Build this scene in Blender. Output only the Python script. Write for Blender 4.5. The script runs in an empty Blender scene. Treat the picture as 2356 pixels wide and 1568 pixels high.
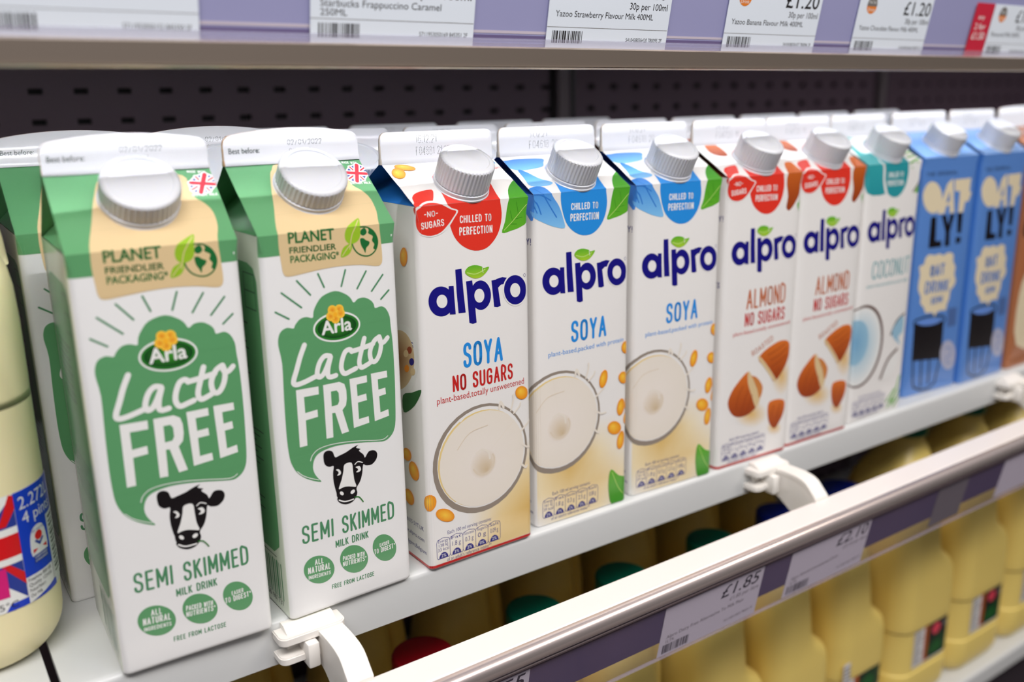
import bpy, bmesh, math, random
from mathutils import Vector, Matrix
from mathutils.geometry import tessellate_polygon
random.seed(7)
SC = bpy.context.scene
COL = SC.collection

# ------------------------------------------------------------------ camera, world, lights, exposure
cam = bpy.data.cameras.new('camera')
cam.sensor_width = 36.0; cam.lens = 32.1507; cam.sensor_fit = 'HORIZONTAL'
cam.clip_start = 0.02; cam.clip_end = 50
cam.dof.use_dof = True; cam.dof.focus_distance = 0.487; cam.dof.aperture_fstop = 4.2
cam_ob = bpy.data.objects.new('camera', cam); COL.objects.link(cam_ob)
YAW, PITCH, ROLL = math.radians(34.4338), math.radians(14.7803), math.radians(-1.0124)
_f = Vector((math.sin(YAW)*math.cos(PITCH), math.cos(YAW)*math.cos(PITCH), -math.sin(PITCH)))
_r = Vector((math.cos(YAW), -math.sin(YAW), 0)); _u = _r.cross(_f)
_r2 = _r*math.cos(ROLL)+_u*math.sin(ROLL); _u2 = -_r*math.sin(ROLL)+_u*math.cos(ROLL)
cam_ob.matrix_world = Matrix(((_r2.x,_u2.x,-_f.x,-0.1078),(_r2.y,_u2.y,-_f.y,-0.4086),(_r2.z,_u2.z,-_f.z,0.2512),(0,0,0,1)))
SC.camera = cam_ob
SC.view_settings.view_transform = 'Standard'; SC.view_settings.look = 'None'
SC.view_settings.exposure = 0.0; SC.view_settings.gamma = 1.0
SC.view_settings.use_curve_mapping = False
world = bpy.data.worlds.new('world'); SC.world = world; world.use_nodes = True
world.node_tree.nodes['Background'].inputs[0].default_value = (0.95,0.93,1.0,1)
_wn = world.node_tree; _tc=_wn.nodes.new('ShaderNodeTexCoord'); _sx=_wn.nodes.new('ShaderNodeSeparateXYZ'); _mr=_wn.nodes.new('ShaderNodeMapRange')
_mr.inputs['From Min'].default_value=.1; _mr.inputs['From Max'].default_value=.85; _mr.inputs['To Min'].default_value=.015; _mr.inputs['To Max'].default_value=.42
_wn.links.new(_tc.outputs['Generated'],_sx.inputs[0]); _wn.links.new(_sx.outputs[2],_mr.inputs['Value']); _wn.links.new(_mr.outputs[0],_wn.nodes['Background'].inputs[1])
def area(name, loc, target, sx, sy, power, color=(1,1,1), spread=180):
    l = bpy.data.lights.new(name,'AREA'); l.shape='RECTANGLE'; l.size=sx; l.size_y=sy; l.energy=power; l.color=color
    l.spread = math.radians(spread)
    o = bpy.data.objects.new(name,l); COL.objects.link(o); o.location=loc
    o.rotation_euler = (Vector(target)-Vector(loc)).to_track_quat('-Z','Y').to_euler()
    return o
area('canopy_light', (-0.10,-0.72,1.08), (0.2,0,0.18), 1.5, 0.22, 13.5, (0.96,0.97,1.0))
area('aisle_ceiling_light', (-0.45,-1.3,1.80), (0.15,0,0.05), 1.3, 0.4, 17, (1.0,0.88,0.78))
area('far_aisle_light', (1.7,-1.1,1.9), (0.8,0,0.0), 1.5, 0.5, 22, (1.0,0.92,0.82))
area('shelf_strip_light', (0.45,-0.0145,0.308), (0.45,0.050,0.22), 2.6, 0.001, 1.5, (0.97,0.97,1.0), 120)

# ------------------------------------------------------------------ helpers
def lin(c): return tuple(((v/255)/12.92 if v<=10.3 else ((v/255+.055)/1.055)**2.4) for v in c)
def mat(name, col, rough=.5, metal=0., spec=.5, **kw):
    m = bpy.data.materials.new(name); m.use_nodes=True; b=m.node_tree.nodes['Principled BSDF']
    b.inputs['Base Color'].default_value=(*lin(col),1); b.inputs['Roughness'].default_value=rough
    b.inputs['Metallic'].default_value=metal; b.inputs['Specular IOR Level'].default_value=spec
    for k,v in kw.items(): b.inputs[k.replace('_',' ')].default_value=v
    return m
def noise_bump(m, scale, strength, dist=.0002):
    nt=m.node_tree; b=nt.nodes['Principled BSDF']; tc=nt.nodes.new('ShaderNodeTexCoord'); n=nt.nodes.new('ShaderNodeTexNoise')
    n.inputs['Scale'].default_value=scale; bp=nt.nodes.new('ShaderNodeBump'); bp.inputs['Strength'].default_value=strength; bp.inputs['Distance'].default_value=dist
    nt.links.new(tc.outputs['Object'],n.inputs['Vector']); nt.links.new(n.outputs['Fac'],bp.inputs['Height']); nt.links.new(bp.outputs['Normal'],b.inputs['Normal'])
    return m
def print_mat(name, rough, coat=0., bump=0.):
    m=mat(name,(255,255,255),rough); nt=m.node_tree; a=nt.nodes.new('ShaderNodeVertexColor'); a.layer_name='Print'
    nt.links.new(a.outputs['Color'],nt.nodes['Principled BSDF'].inputs['Base Color'])
    nt.nodes['Principled BSDF'].inputs['Coat Weight'].default_value=coat
    nt.nodes['Principled BSDF'].inputs['Coat Roughness'].default_value=.14
    if bump: noise_bump(m,55,bump,.0006)
    return m
def sss(m, col, w=.35, r=.01):
    b=m.node_tree.nodes['Principled BSDF']; b.inputs['Subsurface Weight'].default_value=w; b.inputs['Subsurface Radius'].default_value=(r,r*.8,r*.4); b.inputs['Subsurface Scale'].default_value=1.0
    return m
M_BOARD = print_mat('coated_carton_board', .42, .8, .12)
M_PAPER = print_mat('ticket_paper', .6)
M_LABEL = print_mat('glossy_bottle_label', .35, .2)
M_CAP = sss(mat('white_cap_plastic',(216,218,224),.3),0,.15,.003)
M_SHELF = noise_bump(mat('white_enamelled_steel',(206,208,208),.3),30,.05)
M_ARM = mat('white_moulded_plastic',(240,236,230),.35)
M_ALU = mat('brushed_aluminium',(190,174,160),.38,.8)
M_ALUP = mat('pinkish_anodised_nosing',(214,200,196),.26,.75)
M_RAILTOP = mat('white_rail_plastic',(238,230,226),.3)
M_BACKING = mat('lilac_price_channel',(160,160,200),.2)
M_WALL = mat('dark_charcoal_steel',(90,70,82),.45)
M_SLOT = mat('black_slot',(12,8,10),.8)
M_POST = mat('grey_upright',(112,100,104),.5)
M_HOUSE = mat('grey_lamp_channel',(90,88,92),.6)
M_DARK = mat('dark_plinth',(46,38,46),.5)
M_HDPE = sss(noise_bump(mat('milky_polythene',(242,230,184),.4),18,.1),0,.12,.006)
M_HDPE2 = sss(noise_bump(mat('cream_polythene',(238,212,120),.36),18,.1),0,.05,.005)
M_REDCAP = mat('red_cap_plastic',(158,10,26),.35)
M_GREENCAP = mat('green_cap_plastic',(0,104,80),.35)
M_BLUECAP = mat('blue_cap_plastic',(6,30,128),.35)
def clear_mat(name, tint, body, wbody, rough):
    m=bpy.data.materials.new(name); m.use_nodes=True; nt=m.node_tree; nt.nodes.clear()
    o=nt.nodes.new('ShaderNodeOutputMaterial'); t=nt.nodes.new('ShaderNodeBsdfTransparent'); t.inputs[0].default_value=(*lin(tint),1)
    p=nt.nodes.new('ShaderNodeBsdfPrincipled'); p.inputs['Base Color'].default_value=(*lin(body),1); p.inputs['Roughness'].default_value=rough
    mx=nt.nodes.new('ShaderNodeMixShader'); mx.inputs[0].default_value=wbody
    nt.links.new(t.outputs[0],mx.inputs[1]); nt.links.new(p.outputs[0],mx.inputs[2]); nt.links.new(mx.outputs[0],o.inputs[0])
    return m
M_CLEAR = clear_mat('tinted_clear_pvc',(250,248,252),(170,160,185),.07,.12)
M_VIOLET = clear_mat('violet_channel_back',(190,178,210),(92,80,116),.72,.3)
M_CLEAR2 = clear_mat('clear_ticket_cover',(250,250,250),(210,205,230),.16,.15)

def tag(o,label,cat,group=None,kind=None):
    if label: o['label']=label
    if cat: o['category']=cat
    if group: o['group']=group
    if kind: o['kind']=kind
    return o
def empty(name, loc=(0,0,0), rz=0):
    o=bpy.data.objects.new(name,None); o.empty_display_size=.02; COL.objects.link(o); o.location=loc; o.rotation_euler=(0,0,rz); return o
def link(name, bm, m, parent=None, smooth=False):
    me=bpy.data.meshes.new(name); bm.normal_update(); bm.to_mesh(me); bm.free()
    for mm_ in (m if isinstance(m,(list,tuple)) else [m]): me.materials.append(mm_)
    if smooth:
        for p in me.polygons: p.use_smooth=True
    o=bpy.data.objects.new(name,me); COL.objects.link(o)
    if parent: o.parent=parent
    return o
def sharp(o,deg=35):
    me=o.data; me.polygons.foreach_set('use_smooth',[True]*len(me.polygons))
    try: me.set_sharp_from_angle(angle=math.radians(deg))
    except Exception: pass
    return o
def box(bm,x0,y0,z0,x1,y1,z1,bev=0,seg=2):
    r=bmesh.ops.create_cube(bm,size=1); vs=r['verts']
    for v in vs: v.co=((x0+x1)/2+v.co.x*(x1-x0),(y0+y1)/2+v.co.y*(y1-y0),(z0+z1)/2+v.co.z*(z1-z0))
    if bev:
        es=list({e for v in vs for e in v.link_edges})
        bmesh.ops.bevel(bm,geom=es,offset=bev,segments=seg,affect='EDGES',profile=.5)
    return vs
def prism_x(bm, pts, x0, x1):
    """closed outline pts (y,z) extruded along x"""
    a=[bm.verts.new((x0,y,z)) for y,z in pts]; b=[bm.verts.new((x1,y,z)) for y,z in pts]; n=len(pts)
    for i in range(n): bm.faces.new((a[i],a[(i+1)%n],b[(i+1)%n],b[i]))
    tris=tessellate_polygon([[Vector((y,z,0)) for y,z in pts]])
    for t in tris:
        bm.faces.new([a[i] for i in t]); bm.faces.new([b[i] for i in reversed(t)])
    bmesh.ops.recalc_face_normals(bm,faces=bm.faces[:])
def lathe(bm, prof, seg=48, rib=None, M=None):
    """prof = [(r,z)]; rib=(first,last,depth,n): rings between those indices get vertical ribs"""
    rings=[]
    for k,(r,z) in enumerate(prof):
        ring=[]
        for i in range(seg):
            rr=r
            if rib and rib[0]<=k<=rib[1] and i%4<2: rr=r-rib[2]
            a=2*math.pi*i/seg; v=Vector((rr*math.cos(a),rr*math.sin(a),z)); ring.append(bm.verts.new(M@v if M else v))
        rings.append(ring)
    for k in range(len(rings)-1):
        for i in range(seg):
            bm.faces.new((rings[k][i],rings[k][(i+1)%seg],rings[k+1][(i+1)%seg],rings[k+1][i]))
    bm.faces.new(list(reversed(rings[0]))); bm.faces.new(rings[-1])

# ------------------------------------------------------------------ printed artwork (vector shapes in mm on a surface)
PAL = dict(w=(238,238,236),w0=(236,234,232),g=(92,156,104),dg=(74,138,96),g2=(40,120,40),g3=(10,66,22),g4=(60,150,40),tn=(220,194,148),gd=(22,104,48),lg=(150,190,40),
 bk=(16,10,14),dk=(44,62,60),fb=(40,60,150),fr=(214,40,60),ye=(252,206,70),ye2=(250,180,40),nv=(18,12,124),bl=(36,140,222),rd=(196,34,30),rr=(226,52,36),
 te=(38,150,160),te2=(70,190,190),lf=(96,176,40),lf2=(170,206,50),lf3=(190,222,120),lf4=(60,148,36),lf5=(60,140,30),lf6=(20,92,34),
 cr0=(236,234,232),cr1=(234,226,214),cr2=(238,230,222),cr3=(206,184,150),cr5=(236,234,232),sh=(216,176,96),sh2=(222,180,110),gy=(146,134,122),
 br=(214,190,150),br2=(150,96,50),br3=(150,60,24),br4=(84,48,34),bq=(46,120,206),bq2=(130,194,240),bq3=(52,128,216),
 al=(222,116,40),al2=(150,58,16),al3=(140,56,18),al4=(190,96,40),al5=(206,130,66),crm=(226,212,180),oa=(78,122,190),oa2=(100,140,214),gy2=(74,104,160),gy3=(176,178,200),
 cb=(150,192,216),cb2=(120,170,206),lbl=(20,60,196),lrd=(214,20,28),mg=(214,30,120),gr=(120,116,112),pkr=(226,70,90),dgr=(20,60,28),ob=(172,84,24),blk2=(28,24,26),lw=(230,228,228),tw=(232,240,250),sh3=(240,224,186),sh4=(232,206,150),cr6=(232,206,140),cr7=(224,210,190),rs=(206,34,62),or_=(232,130,40),oc=(250,150,50),dv=(52,34,90))
PAL['or']=(234,140,26)
GL = {'A':(.9,['0,0 .45,1 .9,0','.17,.34 .73,.34']),'B':(.8,['0,0 0,1 .45,1 .7,.92 .74,.76 .66,.6 .45,.53 0,.53','.45,.53 .72,.44 .8,.27 .7,.07 .45,0 0,0']),'C':(.8,['.8,.76 .72,.94 .4,1 .1,.92 0,.7 0,.3 .1,.08 .4,0 .72,.06 .8,.24']),
'D':(.8,['0,0 0,1 .42,1 .72,.9 .8,.66 .8,.34 .72,.1 .42,0 0,0']),'E':(.65,['.65,0 0,0 0,1 .65,1','0,.52 .56,.52']),'F':(.65,['0,0 0,1 .65,1','0,.5 .56,.5']),'G':(.82,['.8,.76 .72,.94 .4,1 .1,.92 0,.7 0,.3 .1,.08 .4,0 .72,.06 .8,.24 .8,.48 .45,.48']),
'H':(.8,['0,0 0,1','.8,0 .8,1','0,.52 .8,.52']),'I':(.0,['0,0 0,1']),'J':(.55,['.55,1 .55,.2 .42,.03 .2,0 0,.12']),'K':(.75,['0,0 0,1','.72,1 0,.42','.22,.58 .75,0']),'L':(.6,['0,1 0,0 .6,0']),'M':(1.0,['0,0 0,1 .5,.25 1,1 1,0']),
'N':(.8,['0,0 0,1 .8,0 .8,1']),'O':(.82,['.41,0 .1,.08 0,.3 0,.7 .1,.92 .41,1 .72,.92 .82,.7 .82,.3 .72,.08 .41,0']),'P':(.75,['0,0 0,1 .45,1 .68,.92 .75,.74 .68,.56 .45,.47 0,.47']),'Q':(.82,['.41,0 .1,.08 0,.3 0,.7 .1,.92 .41,1 .72,.92 .82,.7 .82,.3 .72,.08 .41,0','.5,.25 .85,-.08']),
'R':(.78,['0,0 0,1 .45,1 .68,.92 .75,.74 .68,.56 .45,.47 0,.47','.38,.47 .78,0']),'S':(.75,['.74,.8 .66,.94 .38,1 .1,.93 .02,.76 .1,.6 .38,.52 .66,.43 .75,.26 .66,.07 .37,0 .08,.06 0,.22']),'T':(.75,['0,1 .75,1','.375,1 .375,0']),
'U':(.8,['0,1 0,.28 .1,.07 .4,0 .7,.07 .8,.28 .8,1']),'V':(.8,['0,1 .4,0 .8,1']),'W':(1.1,['0,1 .28,0 .55,.8 .82,0 1.1,1']),'X':(.75,['0,0 .75,1','0,1 .75,0']),'Y':(.8,['0,1 .4,.45 .8,1','.4,.45 .4,0']),'Z':(.7,['0,1 .7,1 0,0 .7,0']),
'0':(.7,['.35,0 .08,.1 0,.3 0,.7 .08,.9 .35,1 .62,.9 .7,.7 .7,.3 .62,.1 .35,0']),'1':(.3,['0,.8 .3,1 .3,0']),'2':(.65,['0,.78 .1,.95 .35,1 .58,.93 .64,.74 .55,.52 0,0 .65,0']),'3':(.65,['0,.95 .35,1 .6,.9 .6,.65 .3,.54 .62,.44 .65,.15 .4,0 0,.06']),'4':(.7,['.52,0 .52,1 0,.28 .7,.28']),
'5':(.65,['.6,1 .08,1 .04,.56 .35,.62 .6,.5 .65,.26 .5,.03 .25,0 0,.1']),'6':(.68,['.6,.95 .3,1 .06,.7 0,.3 .12,.05 .36,0 .6,.08 .68,.3 .58,.52 .3,.56 .05,.4']),'7':(.65,['0,1 .65,1 .2,0']),'8':(.68,['.34,.54 .08,.65 .06,.88 .34,1 .62,.88 .6,.65 .34,.54 .04,.4 0,.14 .34,0 .68,.14 .64,.4 .34,.54']),'9':(.68,['.08,.05 .36,0 .62,.3 .68,.7 .56,.95 .32,1 .08,.92 0,.7 .1,.48 .38,.44 .63,.6']),
'-':(.4,['0,.5 .4,.5']),'*':(.3,['.15,.7 .15,1','.02,.78 .28,.92','.02,.92 .28,.78']),'!':(.0,['0,1 0,.36','0,.04 0,0']),'.':(.0,['0,.02 0,0']),':':(.0,['0,.02 0,0','0,.5 0,.48']),'/':(.6,['0,0 .6,1']),' ':(.35,[]),"'":(.0,['0,1 0,.8']),'%':(.7,['0,0 .7,1','.1,.9 .1,.8','.6,.2 .6,.1'])}
def catmull(p,closed,n=4):
    out=[];N=len(p)
    for i in range(N if closed else N-1):
        g=(lambda k:p[k%N]) if closed else (lambda k:p[min(max(k,0),N-1)])
        a,b,c,d=g(i-1),g(i),g(i+1),g(i+2)
        for j in range(n):
            t=j/n;t2=t*t;t3=t2*t
            out.append(tuple(.5*(2*b[k]+(c[k]-a[k])*t+(2*a[k]-5*b[k]+4*c[k]-d[k])*t2+(3*b[k]-a[k]-3*c[k]+d[k])*t3) for k in (0,1)))
    if not closed: out.append(p[-1])
    return out
_text_cache={}
def text_mesh(s):
    if s not in _text_cache:
        c=bpy.data.curves.new('txt','FONT'); c.body=s; c.resolution_u=3
        o=bpy.data.objects.new('txt',c); COL.objects.link(o); dg=bpy.context.evaluated_depsgraph_get(); me=o.evaluated_get(dg).to_mesh()
        vs=[(v.co.x,v.co.y) for v in me.vertices]; fs=[tuple(p.vertices) for p in me.polygons]
        o.evaluated_get(dg).to_mesh_clear(); bpy.data.objects.remove(o); bpy.data.curves.remove(c)
        _text_cache[s]=(vs,fs)
    return _text_cache[s]
class Art:
    """collects flat coloured faces per print layer, cuts them along the surface's own grid, then maps them onto it"""
    def __init__(s): s.L={}
    def face(s,lay,pts,cols):
        s.L.setdefault(lay,[]).append((pts,cols))
    def poly(s,lay,pts,col,col2=None):
        ys=[q[1] for q in pts]; y0,y1=min(ys),max(ys)
        cf=lambda q: col if col2 is None else tuple(a+(b-a)*(1-(q[1]-y0)/max(y1-y0,1e-6)) for a,b in zip(col,col2))
        for t in tessellate_polygon([[Vector((x,y,0)) for x,y in pts]]):
            s.face(lay,[pts[i] for i in t],[cf(pts[i]) for i in t])
    def stroke(s,lay,pts,w,col,rnd=True):
        h=w/2
        for a,b in zip(pts,pts[1:]):
            dx,dy=b[0]-a[0],b[1]-a[1]; l=math.hypot(dx,dy)
            if l<1e-6: continue
            nx,ny=-dy/l*h,dx/l*h
            s.face(lay,[(a[0]+nx,a[1]+ny),(a[0]-nx,a[1]-ny),(b[0]-nx,b[1]-ny),(b[0]+nx,b[1]+ny)],[col]*4)
        for i,q in enumerate(pts):
            if not rnd and i in (0,len(pts)-1): continue
            if rnd or True:
                n=8 if w>.6 else 5
                s.face(lay,[(q[0]+h*math.cos(2*math.pi*k/n),q[1]+h*math.sin(2*math.pi*k/n)) for k in range(n)],[col]*n)
    def entry(s,e):
        t,col,lay=e[0],PAL.get(e[1]),e[2]
        if t=='P': s.poly(lay,catmull(e[4],True,3) if e[3] else e[4],col,PAL[e[5]] if e[5] else None)
        elif t=='S': s.stroke(lay,catmull(e[4],False) if e[3] and len(e[4])>2 else e[4],e[5],col)
        elif t=='E':
            c,a,b=e[3],e[4],e[5]; n=36
            ring=[(c[0]+a[0]*math.cos(2*math.pi*k/n)+b[0]*math.sin(2*math.pi*k/n),c[1]+a[1]*math.cos(2*math.pi*k/n)+b[1]*math.sin(2*math.pi*k/n)) for k in range(n)]
            if e[6]:
                la=math.hypot(*a); cc=(c[0]+e[7][0]*(1 if la>6 else la),c[1]+e[7][1]*(1 if la>6 else la)); c2=PAL[e[6]]
                for k in range(n): s.face(lay,[cc,ring[k],ring[(k+1)%n]],[c2,col,col])
            else: s.face(lay,ring,[col]*n)
        elif t=='T': s.text(e)
        elif t=='G':
            us,vs,C=e[3],e[4],e[5]
            for i in range(len(us)-1):
                for j in range(len(vs)-1):
                    s.face(lay,[(us[a],vs[b]) for a,b in ((i,j),(i+1,j),(i+1,j+1),(i,j+1))],[PAL[C[b][a]] for a,b in ((i,j),(i+1,j),(i+1,j+1),(i,j+1))])
    def text(s,e):
        _,c,lay,txt,a,b,h,w,font=e; col=PAL[c]; dx,dy=b[0]-a[0],b[1]-a[1]; ln=math.hypot(dx,dy); ex=(dx/ln,dy/ln); ey=(-ex[1],ex[0])
        mp=lambda x,y:(a[0]+ex[0]*x+ey[0]*y,a[1]+ex[1]*x+ey[1]*y)
        if font in 'BI':
            vs,fs=text_mesh(txt); x0=min(v[0] for v in vs); x1=max(v[0] for v in vs); sx=ln/(x1-x0); sy=h/.70
            sh=.22 if font=='I' else 0; P=[mp((v[0]-x0)*sx+sh*v[1]*sy,v[1]*sy) for v in vs]
            offs=[(0,0)] if not w else [(0,0),(w*.3,0),(-w*.3,0),(0,w*.25),(0,-w*.25)]
            for ox,oy in offs:
                for f in fs: s.face(lay,[(P[i][0]+ox,P[i][1]+oy) for i in f],[col]*len(f))
            return
        w=min(w,h*(.22 if h>4 else .155)) if font=='S' else w; gap=.26; tot=sum(GL[ch][0] for ch in txt)+gap*(len(txt)-1); 
        ex_w=w if font!='D' else .3
        for ch in txt: tot+=.0
        # each glyph's ink is widened by the pen, so the pen width is part of the advance
        sx=(ln-ex_w*len(txt))/max(tot,1e-6) if len(txt)>1 else ((ln-ex_w)/GL[txt][0] if GL[txt][0] else 1)
        sx=max(sx,.05); sy=h-ex_w; x=ex_w/2
        for ch in txt:
            gw,ls=GL[ch]
            for l in ls:
                pts=[tuple(map(float,q.split(','))) for q in l.split()]
                P=[mp(x+px*sx,ex_w/2+py*sy) for px,py in pts]
                if font=='D':
                    acc=0.
                    for p,q in zip(P,P[1:]):
                        L=math.hypot(q[0]-p[0],q[1]-p[1]); k=max(1,int(L/.55))
                        for i in range(k):
                            cx,cy=p[0]+(q[0]-p[0])*i/k,p[1]+(q[1]-p[1])*i/k
                            s.face(lay,[(cx-.14,cy-.16),(cx+.14,cy-.16),(cx+.14,cy+.16),(cx-.14,cy+.16)],[col]*4)
                else:
                    if len(P)>5 and font=='S': P=catmull(P,False,3)
                    s.stroke(lay,P,w,col,font!='K')
            x+=(gw+gap)*sx+ex_w
    def emit(s,put,ucuts=(),vcuts=(),base=.06,step=.045):
        """put(pts3d_fn) is called with (uv face, colours, offset)"""
        for lay in sorted(s.L):
            bm=bmesh.new(); cl=bm.loops.layers.float_color.new('c'); il=bm.faces.layers.int.new('i')
            us=[];vs=[]
            for k_,(pts,cols) in enumerate(s.L[lay]):
                try: f=bm.faces.new([bm.verts.new((x,y,0)) for x,y in pts])
                except ValueError: continue
                f[il]=k_%31
                for lp,c in zip(f.loops,cols): lp[cl]=(c[0]/255,c[1]/255,c[2]/255,1)
                us+= [p[0] for p in pts]; vs+=[p[1] for p in pts]
            for axis,cuts,lo,hi in ((0,ucuts,min(us),max(us)),(1,vcuts,min(vs),max(vs))):
                for c in cuts:
                    if lo<c<hi:
                        no=(1,0,0) if axis==0 else (0,1,0)
                        # only faces that really cross the line
                        fs=[f for f in bm.faces if min(v.co[axis] for v in f.verts)<c-1e-5 and max(v.co[axis] for v in f.verts)>c+1e-5]
                        if not fs: continue
                        g=fs+list({e for f in fs for e in f.edges})+list({v for f in fs for v in f.verts})
                        bmesh.ops.bisect_plane(bm,geom=g,plane_co=(c,0,0) if axis==0 else (0,c,0),plane_no=no,dist=1e-6)
            bm.normal_update()
            for f in bm.faces:
                if f.calc_area()<1e-7: continue
                lps=list(f.loops)
                if f.normal.z<0: lps.reverse()
                put([(l.vert.co.x,l.vert.co.y) for l in lps],[tuple(l[cl]) for l in lps],base+step*(lay-1)+f[il]*step*.029)
            bm.free()
def lin4(c): return (*lin((c[0]*255,c[1]*255,c[2]*255)),1)

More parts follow.
